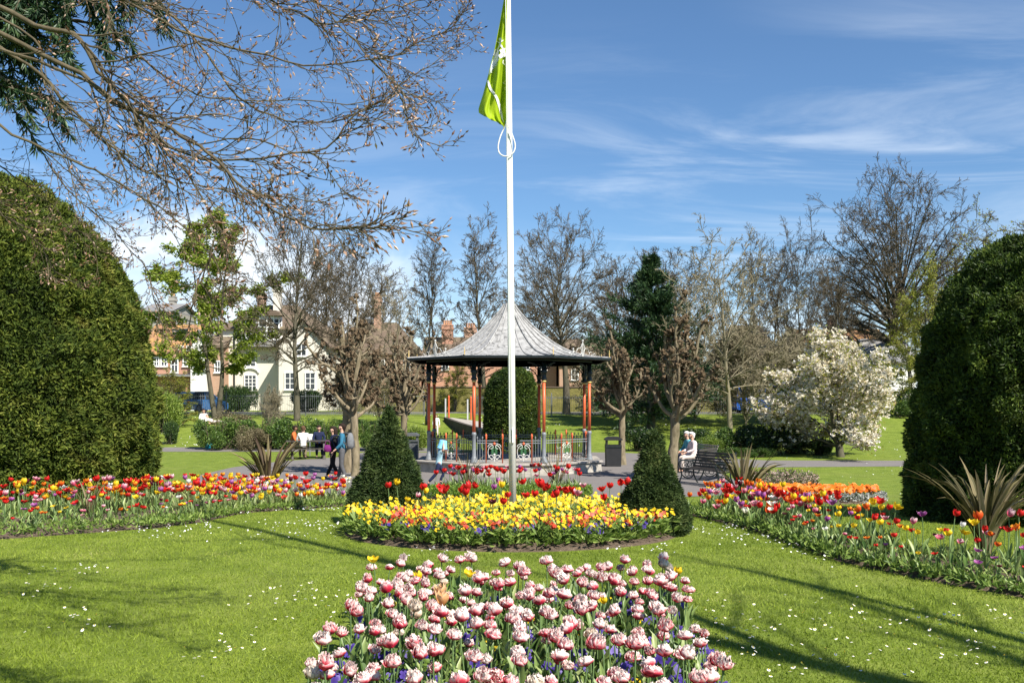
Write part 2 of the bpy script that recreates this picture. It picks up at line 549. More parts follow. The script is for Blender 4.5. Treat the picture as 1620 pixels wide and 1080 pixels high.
# foreground bed, round bed with the flagpole, bed before the bandstand, two side borders, two small far beds
BED_A = soil_strip([(-.90, 3.5), (.90, 3.5)], [(-1.04, 7.05), (1.20, 7.05)])[1:]
soil_round(0, 12.5, 2.2, 2.2)
BED_C = soil_strip([(-1.95, 21.6), (0, 21.3), (1.85, 21.6)], [(-1.75, 25.4), (0, 25.8), (1.7, 25.4)])[1:]
BED_L = soil_strip([(-9.5, 10.2), (-6.25, 11.3), (-4.75, 12.6), (-4.45, 13.6), (-4.35, 15.8), (-3.25, 18.2)], [(-10.5, 13.6), (-8.2, 15.0), (-6.9, 16.6), (-6.2, 18.6), (-5.2, 20.4), (-3.5, 21.0)])[1:]
BED_R = soil_strip([(2.75, 15.4), (3.15, 12.4), (3.3, 9.7), (3.75, 8.5), (4.5, 7.2), (6.2, 5.8)], [(4.2, 17.6), (3.95, 14.4), (4.0, 12.0), (4.1, 10.2), (4.8, 9.2), (6.6, 7.6)])[1:]
soil_round(6.75, 20.8, 1.35, 1.6)
soil_round(7.5, 26.3, .95, 1.1)
soil_round(-7.3, 22.6, 1.7, .75)

# ---------------------------------------------------------------- grass and daisies
def beds_clear(x, y):
    ok = ~((np.abs(x) < 1.2) & (y < 7.1) & (y > 3.5)) & ((x ** 2 + (y - 12.5) ** 2) > 2.27 ** 2)
    L = np.concatenate([BED_L[0], BED_L[1][::-1]]); Rr = np.concatenate([BED_R[0], BED_R[1][::-1]])
    for poly in (L, Rr):
        ins = np.zeros(len(x), bool)
        for (x0, y0), (x1, y1) in zip(poly, np.roll(poly, -1, 0)):
            c = ((y0 > y) != (y1 > y)) & (x < (x1 - x0) * (y - y0) / (y1 - y0 + 1e-9) + x0)
            ins ^= c
        ok &= ~ins
    return ok


N = 420000
d = 3.2 + 17 * rng.random(N) ** 1.75
x = (rng.random(N) * 2 - 1) * (d * .56 + .2)
k = beds_clear(x, d); x, d = x[k], d[k]
P = np.stack([x, d, gz(d) - .004], -1)
up = unit(rng.normal(size=(len(P), 3)) * .8 + np.array([0, 0, 1.]))
Lb = (.018 + .026 * rng.random(len(P))) * (1 + .25 * vnoise(P, 1.3, 3))
Wb = .0042 + .00045 * d
sd = unit(np.cross(up, unit(rng.normal(size=(len(P), 3)))))
V = np.stack([P - sd * Wb[:, None] / 2, P + sd * Wb[:, None] / 2, P + up * Lb[:, None]], 1)
mb = MB(); mb.add(V, [np.arange(len(P) * 3).reshape(-1, 3)], np.repeat(np.clip(rng.random(len(P)) * .56 + .17 + .22 * vnoise(P, 1.3, 8) + .28 * vnoise(P, .37, 18), 0, 1), 3))
tag(mb.build('grass', M['blade']), kind='stuff')

M['daisy'] = mat('daisy_petal', lambda nt: bsdf(nt, ramp(nt, attr(nt), [(0, (.8, .8, .78)), (.8, (.82, .8, .76)), (.81, (.7, .5, .05)), (1, (.75, .55, .06))]), .7, .2))
mb = MB()
def daisy_field(n, xy, spread):
    c = np.array(xy)[rng.integers(0, len(xy), n)]
    q = c + rng.normal(size=(n, 2)) * spread
    return q
sc = [at(px, py, (EYE - .75) * 1500 / (py - 635))[:2] for px, py in ((440, 945), (470, 962), (520, 975), (130, 1002), (110, 915), (60, 945), (345, 1048), (1160, 1010), (1130, 980), (1200, 1040), (1180, 1060), (1360, 985), (1470, 995), (1590, 990), (1500, 1040), (1380, 1070), (1290, 1000), (1560, 1060))]
q1 = daisy_field(330, sc, (.16, .28))
sc = [at(px, py, (EYE - .6) * 1500 / (py - 635))[:2] for px, py in ((300, 850), (340, 815), (480, 800), (520, 850), (470, 840), (250, 860), (1130, 860), (1180, 850), (1220, 870), (1250, 880), (1290, 900), (430, 870), (700, 895), (1000, 890))]
q2 = daisy_field(620, sc, (.34, .40))
q3 = np.stack([rng.random(90) * 20 - 10, 7 + 12 * rng.random(90)], -1)
q4 = np.stack([rng.random(700) * 36 - 24, 48 + 15 * rng.random(700) ** 1.2], -1)
q5 = np.stack([8 + rng.random(500) * 20, 22 + 30 * rng.random(500)], -1)
q = np.concatenate([q1, q2, q3, q4, q5]); q = q[(q[:, 1] > 3) & beds_clear(q[:, 0], q[:, 1])]
a = np.linspace(0, 2 * PI, 8, endpoint=False)
for (x, y) in q:
    r = .0085 + .003 * rng.random() + max(0, y - 12) * .0004; h = gz(y) + .035 + .02 * rng.random()
    t = rng.normal(size=2) * .3
    ring = np.stack([x + r * np.cos(a), y + r * np.sin(a), h + r * (np.cos(a) * t[0] + np.sin(a) * t[1])], -1)
    mb.add(ring, [np.arange(8)[None]], .3)
    if y < 9: mb.add(ring * np.array([.4, .4, 1]) + np.array([x, y, 0]) * .6 * np.array([1, 1, 0]) + np.array([0, 0, .003]), [np.arange(8)[None]], .95)
tag(mb.build('daisies', M['daisy']), kind='stuff')
# ================================================================ flowers
GREEN = [(0, (.020, .050, .012)), (.4, (.055, .115, .030)), (.75, (.11, .19, .065)), (1, (.20, .28, .11))]
M['tulip_leaf'] = m_leaf('tulip_leaf', [(0, (.045, .095, .02)), (.45, (.125, .205, .05)), (.8, (.24, .32, .10)), (1, (.38, .43, .17))], .42, .3, .5)
M['stem'] = m_leaf('flower_stem', [(0, (.08, .15, .05)), (1, (.17, .25, .09))], .5, .1, .4)
M['herb'] = m_leaf('low_foliage', [(0, (.07, .125, .02)), (.5, (.16, .245, .042)), (1, (.30, .38, .09))], .5, .35, .3)
M['rust_herb'] = m_leaf('rusty_foliage', [(0, (.06, .05, .02)), (.5, (.14, .12, .04)), (1, (.3, .22, .12))], .5, .3, .3)


def m_petal(name, stops, stripe=0.0, tr=.3):
    """petal pigment from base (0) to rim (1), feathered along the petal"""
    def f(nt):
        a = attr(nt)
        r = nd(nt, 'ShaderNodeObjectInfo').outputs['Random']
        if stripe:
            n = noise(nt, 26, 4, .6, pos(nt, 1.6, 1.6, .35, obj=True))
            a = math_(nt, 'ADD', a, math_(nt, 'MULTIPLY', math_(nt, 'SUBTRACT', n, .5), stripe), clamp=True)
        a = math_(nt, 'ADD', a, math_(nt, 'MULTIPLY', math_(nt, 'SUBTRACT', r, .5), .25), clamp=True)
        return leafy(nt, ramp(nt, a, stops), .45, tr, .3)
    return mat(name, f)


PET = {
    'red': m_petal('red_petal', [(0, (.35, .015, .01)), (.5, (.58, .014, .012)), (1, (.70, .03, .02))], .3),
    'yellow': m_petal('yellow_petal', [(0, (.62, .40, .01)), (.5, (.80, .55, .015)), (1, (.86, .66, .05))], .2),
    'flame': m_petal('flame_petal', [(0, (.55, .05, .01)), (.5, (.66, .10, .012)), (.72, (.78, .28, .02)), (1, (.85, .55, .04))], .5),
    'purple': m_petal('purple_petal', [(0, (.20, .03, .16)), (.5, (.36, .08, .30)), (1, (.55, .25, .48))], .3),
    'rose': m_petal('rose_petal', [(0, (.45, .04, .10)), (.45, (.62, .14, .22)), (.8, (.80, .55, .56)), (1, (.85, .72, .70))], .5),
    'white': m_petal('white_petal', [(0, (.62, .60, .42)), (.5, (.80, .77, .68)), (1, (.84, .82, .78))], .2),
    'maroon': m_petal('maroon_petal', [(0, (.03, .004, .010)), (.6, (.085, .008, .020)), (1, (.16, .015, .03))], .3),
    'orange': m_petal('orange_petal', [(0, (.55, .10, .01)), (.5, (.74, .19, .012)), (1, (.82, .32, .03))], .3),
    'candy': m_petal('candy_petal', [(0, (.55, .012, .045)), (.31, (.70, .06, .10)), (.51, (.81, .32, .33)), (.71, (.88, .67, .62)), (1, (.90, .82, .74))], .62, .25),
    'cream': m_petal('cream_petal', [(0, (.60, .42, .26)), (.5, (.78, .62, .48)), (1, (.86, .78, .66))], .3),
    'violet': m_petal('violet_petal', [(0, (.03, .012, .12)), (.5, (.060, .034, .23)), (1, (.15, .10, .38))], .2, .2),
    'rust': m_petal('rust_petal', [(0, (.5, .25, .02)), (.4, (.40, .035, .015)), (1, (.55, .07, .03))], .5),
    'peach': m_petal('peach_petal', [(0, (.6, .25, .06)), (.5, (.78, .45, .2)), (1, (.85, .6, .4))], .4),
}


def petal(mb, ang, r0, H, hw, open_, r_in=1.0, nu=6, nw=5, frill=0.0, z0=0.0):
    """one cupped petal; r0 radius of the cup, hw half width in radians, open_ how far the rim leans out"""
    u = np.linspace(0, 1, nu)[:, None]; w = np.linspace(-1, 1, nw)[None]
    prof = np.sin(np.minimum(u * 1.9 + .28, PI * .62)) * (1 - .22 * u * u * (open_ < .2)) + open_ * u ** 2
    wid = hw * np.sqrt(np.clip(1 - (np.clip(u, .35, 1) - .35) ** 2 / .43, .02, 1)) * (.55 + .45 * np.minimum(u * 3, 1))
    rr = r0 * r_in * prof * (1 - .10 * np.abs(w) ** 2 * (1 - u)) + r0 * .12 * w * (u > 0)
    th = ang + wid * w
    z = z0 + H * (u - .10 * w * w * u) * (1 - .30 * max(0, open_) * u)
    P = np.stack([rr * np.cos(th), rr * np.sin(th), z + 0 * th], -1)
    if frill:
        P = P + rng.normal(size=P.shape) * frill * (u[..., None] > .6)
    v = np.clip(u * .8 + .35 * np.abs(w) ** 3 * u, 0, 1) + 0 * th
    mb.grid(P, v)


def tulip_bloom(open_=.0, r=.036, H=.07, n=6):
    mb = MB()
    for i in range(n):
        inner = i % 2
        petal(mb, i * 2 * PI / n + rng.normal() * .06, r * (1 - .1 * inner), H * (.94 + .1 * rng.random()), .72 * 6 / n, open_ * (1 + .3 * rng.normal()) - .05 * inner)
    if open_ > .35:
        mb.sphere((0, 0, H * .25), (.007, .007, .016), 6, 5, .0)
    return mb


def double_bloom(r=.041, H=.056):
    mb = MB()
    for n, k, h, op, hw in ((6, 1.0, .82, .10, .66), (7, .90, 1.0, .02, .55), (7, .72, 1.10, .0, .55), (6, .50, 1.14, .08, .62), (5, .28, 1.12, .2, .75)):
        a0 = rng.random() * 6
        for i in range(n):
            petal(mb, a0 + i * 2 * PI / n + rng.normal() * .12, r * k, H * h * (.88 + .2 * rng.random()), hw * (.85 + .3 * rng.random()), op * (1 + .5 * rng.normal()), nu=5, nw=5, frill=.0026)
    return mb


def blade_leaf(L=.27, W=.042, lean=.35, curl=.5, n=7):
    u = np.linspace(0, 1, n)[:, None]; w = np.array([-1, 0, 1.])[None]
    ang = lean + curl * u ** 1.6
    ds = L / (n - 1)
    x = np.concatenate([[0], np.cumsum(np.sin(ang[:-1, 0]) * ds)])[:, None]; z = np.concatenate([[0], np.cumsum(np.cos(ang[:-1, 0]) * ds)])[:, None]
    hw = W / 2 * np.sin(np.clip(u * .9 + .1, 0, 1) * PI) ** .75
    fold = np.abs(w) * hw * .6
    P = np.stack([x - fold * np.cos(ang), w * hw + rng.normal() * .0, z + fold * np.sin(ang)], -1)
    return MB().grid(P, .35 + .5 * u + 0 * w)


# shared meshes
def data(mb, name, m):
    o = mb.build(name, m, link=False, smooth=True); me = o.data; bpy.data.objects.remove(o); return me


STEM_H = .40
STEM = [MB().tubes(np.array([(0, 0, -.03), (.006 * s, .004, .12), (.012 * s, -.004, .27), (0, 0, STEM_H)]), .0042, 5) for s in (1, -1)]
STEM_D = [data(m, 'stem', M['stem']) for m in STEM]
LEAF = [blade_leaf(.26, .044, .25, .5), blade_leaf(.30, .038, .15, .75), blade_leaf(.22, .050, .45, .7)]
LEAF_D = [data(m, 'leaf', M['tulip_leaf']) for m in LEAF]
BLOOM = {}
for c in ('red', 'yellow', 'flame', 'purple', 'rose', 'white', 'maroon'):
    BLOOM[c] = [tulip_bloom(-.02), tulip_bloom(.08, .039, .066), tulip_bloom(.34, .041, .060)]
BLOOM['bigred'] = [tulip_bloom(.0, .050, .082), tulip_bloom(.12, .050, .08), tulip_bloom(.38, .048, .08)]
BLOOM['candy'] = [double_bloom(.041 * a_, .056 * b_) for a_, b_ in ((1, 1), (1.06, .92), (.9, 1.1), (1.12, .85), (.84, 1.04), (1, .95), (.95, 1))]
BLOOM['cream'] = [double_bloom(.040, .06) for _ in range(2)]
PET['bigred'] = PET['red']
BLOOM_D = {c: [data(b, 'bloom', PET[c]) for b in L] for c, L in BLOOM.items()}
BLOOM_D['peach'] = [data(tulip_bloom(.25, .030, .08), 'bloom', PET['peach'])]


def child(name, me, parent, loc=(0, 0, 0), rot=(0, 0, 0), sc=1.0):
    o = bpy.data.objects.new(name, me); COL.objects.link(o); o.parent = parent
    o.location = loc; o.rotation_euler = rot; o.scale = (sc,) * 3
    return o


PROTO = {}
def tulip(name, color, x, y, h, label, cat, group, bs=1.0, z=None, nleaf=2):
    """a tulip of h metres; the first of each make is built, the others copy it and its parts"""
    k = random.randrange(len(BLOOM_D[color])); key = (name, color, k)
    zz = gz(y) + .06 if z is None else z
    if key not in PROTO:
        r = thing(name, label, cat, group=group)
        kids = [child('stem', STEM_D[k % 2], r)]
        kids.append(child('bloom', BLOOM_D[color][k], r, (0, 0, STEM_H - .004), (random.uniform(-.15, .15), random.uniform(-.2, .2), 0), bs))
        for i in range(nleaf):
            kids.append(child('leaf', LEAF_D[(k + i) % 3], r, (0, 0, -.01), (0, 0, i * 2.4 + random.random() * 1.2)))
        PROTO[key] = (r, kids)
    else:
        r0, kids = PROTO[key]
        r = r0.copy(); COL.objects.link(r)
        for c in kids:
            c2 = c.copy(); COL.objects.link(c2); c2.parent = r
            if c.name.startswith('bloom'):
                c2.rotation_euler = (random.gauss(0, .24), random.gauss(0, .24), 0); k_ = bs * random.uniform(.82, 1.14); c2.scale = (k_, k_, k_ * random.uniform(.88, 1.12))
            if c.name.startswith('leaf'):
                c2.rotation_euler = (0, 0, c.rotation_euler[2] + random.uniform(-.6, .6)); c2.scale = (random.uniform(.8, 1.12),) * 3
    r['label'] = label; r['group'] = group
    s = h / STEM_H
    r.location = (x, y, zz); r.rotation_euler = (random.gauss(0, .05), random.gauss(0, .05), random.random() * 2 * PI); r.scale = (s ** .5, s ** .5, s)
    return r


# ---- foreground bed: fringed pink doubles, a few yellow and cream strays, violets, leaves between
spots = in_strip(*BED_A, 300, .078, .03)
n_p = 0
for i, (x, y, t) in enumerate(spots):
    h = random.uniform(.30, .42) * (1 if .06 < t < .94 else .93)
    c = 'candy' if random.random() > .07 else random.choice(('cream', 'cream', 'yellow'))
    lab = {'candy': 'pink and white fringed double tulip in the foreground bed', 'cream': 'pale cream pink double tulip among the pink ones in the foreground bed',
           'yellow': 'yellow tulip standing among the pink double tulips of the foreground bed'}[c]
    tulip('double_tulip' if c != 'yellow' else 'tulip', c, x, y, h, lab, 'tulip', {'candy': 'pink double tulips in the foreground bed', 'cream': 'cream double tulips in the foreground bed', 'yellow': 'yellow tulips in the foreground bed'}[c], 1.0 if c != 'yellow' else .8, nleaf=2)
for (x, y) in ((-.42, 5.35), (-.38, 5.15)):
    tulip('tulip', 'peach', x, y, .44, 'pale orange pointed tulip among the pink double tulips', 'tulip', 'peach tulips in the foreground bed', 1.0)

PANSY = MB()
def flat_flower(mb, p, r, nrm, v0, n=5):
    p = np.asarray(p, float); nrm = unit(np.asarray(nrm, float)); x = unit(np.cross(nrm, [.3, .9, .1])); y = np.cross(nrm, x)
    for i in range(n):
        a = i * 2 * PI / n
        e = np.cos(a) * x + np.sin(a) * y; s = np.cross(nrm, e)
        V = [p, p + e * r * .5 - s * r * .42 + nrm * r * .1, p + e * r - s * r * .3 + nrm * r * .05, p + e * r * 1.08 + nrm * r * .12, p + e * r + s * r * .3 + nrm * r * .05, p + e * r * .5 + s * r * .42 + nrm * r * .1]
        mb.add(V, [np.array([(0, 1, 2, 3), (0, 3, 4, 5)])], [v0 * .3, v0, v0 + .3, v0 + .3, v0 + .3, v0])
def tuft(mb, n, r, h, L, W, dirup=.6):
    a = rng.random(n) * 2 * PI; q = r * np.sqrt(rng.random(n))
    P = np.stack([q * np.cos(a), q * np.sin(a), h * rng.random(n)], -1)
    d_ = np.stack([np.cos(a), np.sin(a), np.full(n, dirup) + rng.normal(size=n) * .3], -1) + rng.normal(size=(n, 3)) * .3
    mb.leaves(P, L * (.7 + .6 * rng.random(n)), W, d_)
def small_plant(bloomc, n_fl, r, h, fr, leafm, nleaf=26, L=.06, W=.026, petals=5):
    bl, lf = MB(), MB()
    tuft(lf, nleaf, r * .7, h * .7, L, W)
    for i in range(n_fl):
        a = rng.random() * 6.28; q = r * math.sqrt(rng.random())
        flat_flower(bl, (q * math.cos(a), q * math.sin(a), h * (.8 + .35 * rng.random())), fr * (.8 + .4 * rng.random()), (rng.normal() * .6, -.8 + rng.normal() * .5, .8), .2 + .5 * rng.random(), petals)
    return data(bl, 'bloom', PET[bloomc]), data(lf, 'leaf', M[leafm])


PL = {}
def plant(kind, x, y, label, cat, group, sc=1.0, z=None):
    k, (bm_, lm_) = random.choice(list(enumerate(PL[kind])))
    key = (kind, k)
    if key not in PROTO:
        r = thing(kind, label, cat, group=group)
        PROTO[key] = (r, [child('bloom', bm_, r), child('leaf', lm_, r)])
    else:
        r0, kids = PROTO[key]
        r = r0.copy(); COL.objects.link(r)
        for c in kids:
            c2 = c.copy(); COL.objects.link(c2); c2.parent = r
    r['label'] = label; r['group'] = group
    r.location = (x, y, gz(y) + .05 if z is None else z); r.rotation_euler = (0, 0, random.uniform(-.5, .5)); r.scale = (sc * random.uniform(.85, 1.15),) * 3
    return r


PL['pansy'] = [small_plant('violet', 6, .07, .16, .024, 'herb') for _ in range(3)]
PL['viola'] = [small_plant('yellow', 5, .06, .17, .019, 'herb') for _ in range(2)]
PL['primula'] = [small_plant('yellow', 7 + 2 * (_ % 2), .10, .22 + .02 * _, .0195, 'herb', 44, .12, .03) for _ in range(5)]
PL['polyanthus'] = [small_plant('rust', 9, .08, .23, .024, 'herb', 22, .09, .036) for _ in range(2)]
PL['ranunculus'] = [small_plant('orange', 7, .10, .22, .042, 'herb', 22, .09, .03, 7) for _ in range(3)]
for x, y, t in in_strip(*BED_A, 75, .15, .03):
    plant('pansy', x, y, 'violet blue pansy low among the pink double tulips', 'pansy', 'violet pansies in the foreground bed')
for k in range(9):
    yk = 4.1 + k * .3 + rng.normal() * .08
    plant('pansy', .90 + (yk - 3.5) * .085 + rng.normal() * .03, yk, 'violet blue pansy along the right edge of the foreground bed', 'pansy', 'violet pansies edging the foreground bed', .8)
for x, y, t in in_strip(*BED_A, 16, .3, .05):
    plant('viola', x, y, 'small yellow viola under the pink double tulips', 'viola', 'yellow violas in the foreground bed')
mb = MB()
q = np.array([p[:2] for p in in_strip(*BED_A, 1500, .03, .01)])
for (x, y) in q:
    tt = rng.integers(0, 3)
    mb.inst(LEAF[tt], (x, y, gz(y) + .04), rng.random() * 6.3, .5 + .65 * rng.random(), dv=rng.normal() * .2)
P = np.stack([q[:, 0], q[:, 1], gz(q[:, 1]) + .05 + .18 * rng.random(len(q))], -1); P = np.repeat(P, 5, 0) + rng.normal(size=(len(P) * 5, 3)) * np.array([.04, .04, .03])
mb2 = MB().leaves(P, .05, .022, unit(rng.normal(size=P.shape) + np.array([0, 0, .6])))
mb.inst(mb2, (0, 0, 0), m=1)
tag(mb.build('leaves', [M['tulip_leaf'], M['herb']]), kind='stuff')

# ---- round bed: yellow primulas, flame polyanthus and violets at the rim, tall red and white tulips
def off_cones(x, y):
    return (x + 1.72) ** 2 + (y - 13.4) ** 2 > .56 ** 2 and (x - 1.78) ** 2 + (y - 12.1) ** 2 > .48 ** 2 and x * x + (y - 12.5) ** 2 > .12 ** 2
n = 0
for x, y, r in sorted(in_round(0, 12.5, 2.13, 2.13, 330, .165, 0, off_cones), key=lambda p: p[1]):
    plant('primula', x, y, 'yellow primula in full flower in the round bed under the flagpole', 'primula', 'yellow primulas in the round bed', .95 + .25 * (1 - r)); n += 1
    if n >= 290: break
for x, y, r in in_round(0, 12.5, 2.1, 2.1, 60, .16, .5, lambda x, y: y < 12.6 and off_cones(x, y)):
    plant('polyanthus', x, y, 'rusty red polyanthus at the front rim of the round bed', 'polyanthus', 'polyanthus at the rim of the round bed')
for x, y, r in in_round(0, 12.5, 2.1, 2.1, 22, .15, .84, lambda x, y: y < 11.4):
    plant('pansy', x, y, 'violet pansy at the front rim of the round bed', 'pansy', 'violet pansies at the rim of the round bed')
n_red = 0
for x, y, r in in_round(.1, 12.2, 1.8, 1.7, 46, .22, 0, lambda x, y: off_cones(x, y) and (abs(x) < 1.35 or y > 12) and x < 1.6):
    c = random.choices(('bigred', 'yellow', 'rose', 'purple', 'maroon', 'white'), (14, 2, 2, 1, 1, 1))[0]
    cn = 'red' if c == 'bigred' else c
    tulip('tulip', c, x, y, random.uniform(.40, .54), f'tall {cn} tulip rising above the yellow primulas of the round bed', 'tulip', f'{cn} tulips in the round bed', .95)
mb = MB()
for x, y, r in in_round(0, 12.5, 2.16, 2.16, 560, .05):
    tuft_ = MB(); tuft(tuft_, 9, .05, .06, .10, .035)
    mb.inst(tuft_, (x, y, gz(y) + .07), rng.random() * 6, 1)
for x, y, r in in_round(0, 12.5, 2.1, 2.1, 330, .07, 0, off_cones):
    mb.inst(LEAF[rng.integers(0, 3)], (x, y, gz(y) + .06), rng.random() * 6.3, .7 + .5 * rng.random(), m=1, dv=rng.normal() * .2)
tag(mb.build('leaves', [M['herb'], M['tulip_leaf']]), kind='stuff')

# ---- side borders: mixed single tulips
MIX = (('red', 23), ('bigred', 7), ('yellow', 20), ('flame', 20), ('purple', 8), ('rose', 14), ('white', 5), ('maroon', 4))
def mixc_():
    return random.choices([m[0] for m in MIX], [m[1] for m in MIX])[0]
def border(bed, n_obj, n_all, side, hmin, hmax):
    sp = sorted(in_strip(*bed, n_all, .072, .015), key=lambda p: p[1])
    vis = [p for p in sp if abs(p[0]) < p[1] * .56]
    rest = MB(); mats = [M['stem'], M['tulip_leaf']]; mi = {}
    for i, (x, y, t) in enumerate(vis):
        c = mixc_(); cn = 'red' if c == 'bigred' else {'flame': 'flame orange', 'rose': 'pink'}.get(c, c)
        # taller towards the back of the border
        tb = t if side == 'left' else t
        h = random.uniform(.13, .33) if tb < .30 else hmin + (hmax - hmin) * random.random() ** 1.2 * (.6 + .5 * min(1, tb * 1.5))
        size = 'large open red' if c == 'bigred' else cn
        if i < n_obj:
            tulip('tulip', c, x, y, h, f'{size} tulip in the mixed border by the {"broad round yew on the left" if side == "left" else "spiky plants on the right"}', 'tulip', f'{size} tulips in the {side} border', (1.12 if c != 'bigred' else .95) if side == 'left' else (.98 if c != 'bigred' else .74))
        else:
            if c not in mi:
                mi[c] = len(mats); mats.append(PET[c])
            k = rng.integers(0, 3); z = gz(y) + .06; s = h / STEM_H; rz = rng.random() * 6
            rest.inst(STEM[k % 2], (x, y, z), rz, s, m=0); rest.inst(BLOOM[c][k], (x, y, z + h - .005), rz, 1.25, rng.normal() * .15, m=mi[c])
            for j in range(2):
                rest.inst(LEAF[(k + j) % 3], (x, y, z), rng.random() * 6, s ** .5, m=1, dv=rng.normal() * .15)
    lf = MB()
    for x, y, t in in_strip(*bed, 1250, .05, .012):
        if abs(x) > y * .57: continue
        lf.inst(LEAF[rng.integers(0, 3)], (x, y, gz(y) + .06), rng.random() * 6.3, (.30 + .45 * rng.random()) * (.45 + .55 * min(1, max(0, t - .08) * 3)), dv=rng.normal() * .3)
    hb = np.array([p[:2] for p in in_strip(*bed, 700, .05, .01) if abs(p[0]) < p[1] * .57]); hb = np.repeat(hb, 7, 0) + rng.normal(size=(len(hb) * 7, 2)) * .05
    ke = rng.random(420) * (len(bed[0]) - 1.01); ki = ke.astype(int); kf = (ke - ki)[:, None]; te = rng.random((420, 1)) ** 1.5 * .16
    fe = (bed[0][ki] * (1 - kf) + bed[0][ki + 1] * kf) * (1 - te) + (bed[1][ki] * (1 - kf) + bed[1][ki + 1] * kf) * te
    hb = np.concatenate([hb, np.repeat(fe, 8, 0) + rng.normal(size=(420 * 8, 2)) * .04])
    hp = np.stack([hb[:, 0], hb[:, 1], gz(hb[:, 1]) + .04 + .07 * rng.random(len(hb))], -1)
    lf.inst(MB().leaves(hp, .075, .03, unit(rng.normal(size=hp.shape) + np.array([0, 0, .6]))), (0, 0, 0), m=1)
    tag(lf.build('leaves', [M['tulip_leaf'], M['herb']]), kind='stuff')
    if rest.V:
        tag(rest.build('tulip_drift', mats, smooth=True), kind='stuff')
    return len(vis)
nl = border(BED_L, 155, 640, 'left', .27, .50)
nr = border(BED_R, 112, 300, 'right', .25, .45)
print('tulips', nl, nr, len(spots))

# ---- bed before the bandstand: tight green edging, red tulips behind
rest = MB(); mats = [M['stem'], M['tulip_leaf'], PET['bigred'], PET['purple'], PET['rose'], PET['maroon']]
for x, y, t in in_strip(*BED_C, 85, .16, .08):
    if t < .28: continue
    c = random.choices(('bigred', 'purple', 'rose', 'maroon'), (8, 2, 2, 1))[0]; k = rng.integers(0, 3); h = random.uniform(.42, .62); z = gz(y) + .06
    rest.inst(STEM[k % 2], (x, y, z), rng.random() * 6, h / STEM_H, m=0)
    rest.inst(BLOOM[c][k], (x, y, z + h - .01), rng.random() * 6, 1.35, rng.normal() * .2, m=2 + ('bigred', 'purple', 'rose', 'maroon').index(c))
    for j in range(3): rest.inst(LEAF[j], (x, y, z), rng.random() * 6, 1.2, m=1, dv=rng.normal() * .2)
for x, y, t in in_strip(*BED_C, 420, .07, .05):
    rest.inst(LEAF[rng.integers(0, 3)], (x, y, gz(y) + .05), rng.random() * 6, .8 + .5 * rng.random(), m=1, dv=.1 + rng.normal() * .2)
tag(rest.build('tulip_drift', mats, smooth=True), kind='stuff')
M['edging'] = m_leaf('edging_leaf', [(0, (.06, .12, .012)), (.5, (.13, .23, .025)), (1, (.25, .34, .05))], .5, .35, 0)
n = 15000
i = rng.random(n) * (len(BED_C[0]) - 1.01); k = i.astype(int); f = (i - k)[:, None]; t = (rng.random(n) * .30 - .01)[:, None]
q = (BED_C[0][k] * (1 - f) + BED_C[0][k + 1] * f) * (1 - t) + (BED_C[1][k] * (1 - f) + BED_C[1][k + 1] * f) * t
hz = .26 * np.sqrt(np.clip(1 - ((t[:, 0] - .14) / .17) ** 2, 0, 1)) + .05 * vnoise(np.c_[q, q[:, :1] * 0], 4, 2)
P = np.stack([q[:, 0], q[:, 1], gz(q[:, 1]) + .03 + hz * rng.random(n) ** .4], -1)
o = MB().leaves(P, .055, .024, unit(rng.normal(size=(n, 3)) + np.array([0, 0, .8]))).build('low_hedge', M['edging'])
tag(o, 'low bright green edging hedge in front of the red tulips by the bandstand', 'hedge')

# ---- the two small beds on the right lawn and the orange strip on the left
n = 0
for x, y, r in in_round(6.75, 20.8, 1.2, 1.4, 170, .14):
    plant('ranunculus', x, y, 'orange flowering plant in the round bed on the right lawn', 'flower', 'orange flowers in the round bed on the right lawn', 1.05)
for x, y, r in in_round(-7.3, 22.6, 1.6, .65, 70, .15):
    plant('ranunculus', x, y, 'orange flowering plant in the strip behind the left tulip border', 'flower', 'orange flowers behind the left border', 1.0)
M['silver'] = m_leaf('silver_leaf', [(0, (.16, .19, .17)), (.5, (.34, .36, .33)), (1, (.62, .60, .58))], .6, .3, 0)
def rim(cx, cy, rx, ry, n, m, label, h=.16):
    a = rng.random(n) * 2 * PI; r = .88 + .12 * rng.random(n)
    q = np.stack([cx + rx * r * np.cos(a), cy + ry * r * np.sin(a)], -1)
    P = np.stack([q[:, 0], q[:, 1], gz(q[:, 1]) + .05 + h * rng.random(n)], -1)
    o = MB().leaves(P, .06, .04, unit(rng.normal(size=(n, 3)) + np.array([0, 0, .6]))).build('edging_plants', m)
    tag(o, kind='stuff')
rim(6.75, 20.8, 1.33, 1.58, 2600, M['silver'], '')
M['pinkish'] = m_leaf('pinkish_leaf', [(0, (.07, .10, .03)), (.45, (.16, .18, .07)), (.7, (.40, .26, .22)), (1, (.55, .42, .36))], .6, .3, 0)
rim(7.5, 26.3, .95, 1.1, 1800, M['pinkish'], '', .32)
a = rng.random(1400) * 2 * PI; r = np.sqrt(rng.random(1400)) * .9
P = np.stack([7.5 + r * np.cos(a), 26.3 + r * np.sin(a) * 1.1, .08 + .38 * rng.random(1400)], -1)
tag(MB().leaves(P, .08, .04, unit(rng.normal(size=(1400, 3)) + np.array([0, 0, .7]))).build('bedding_plants', M['pinkish']), kind='stuff')

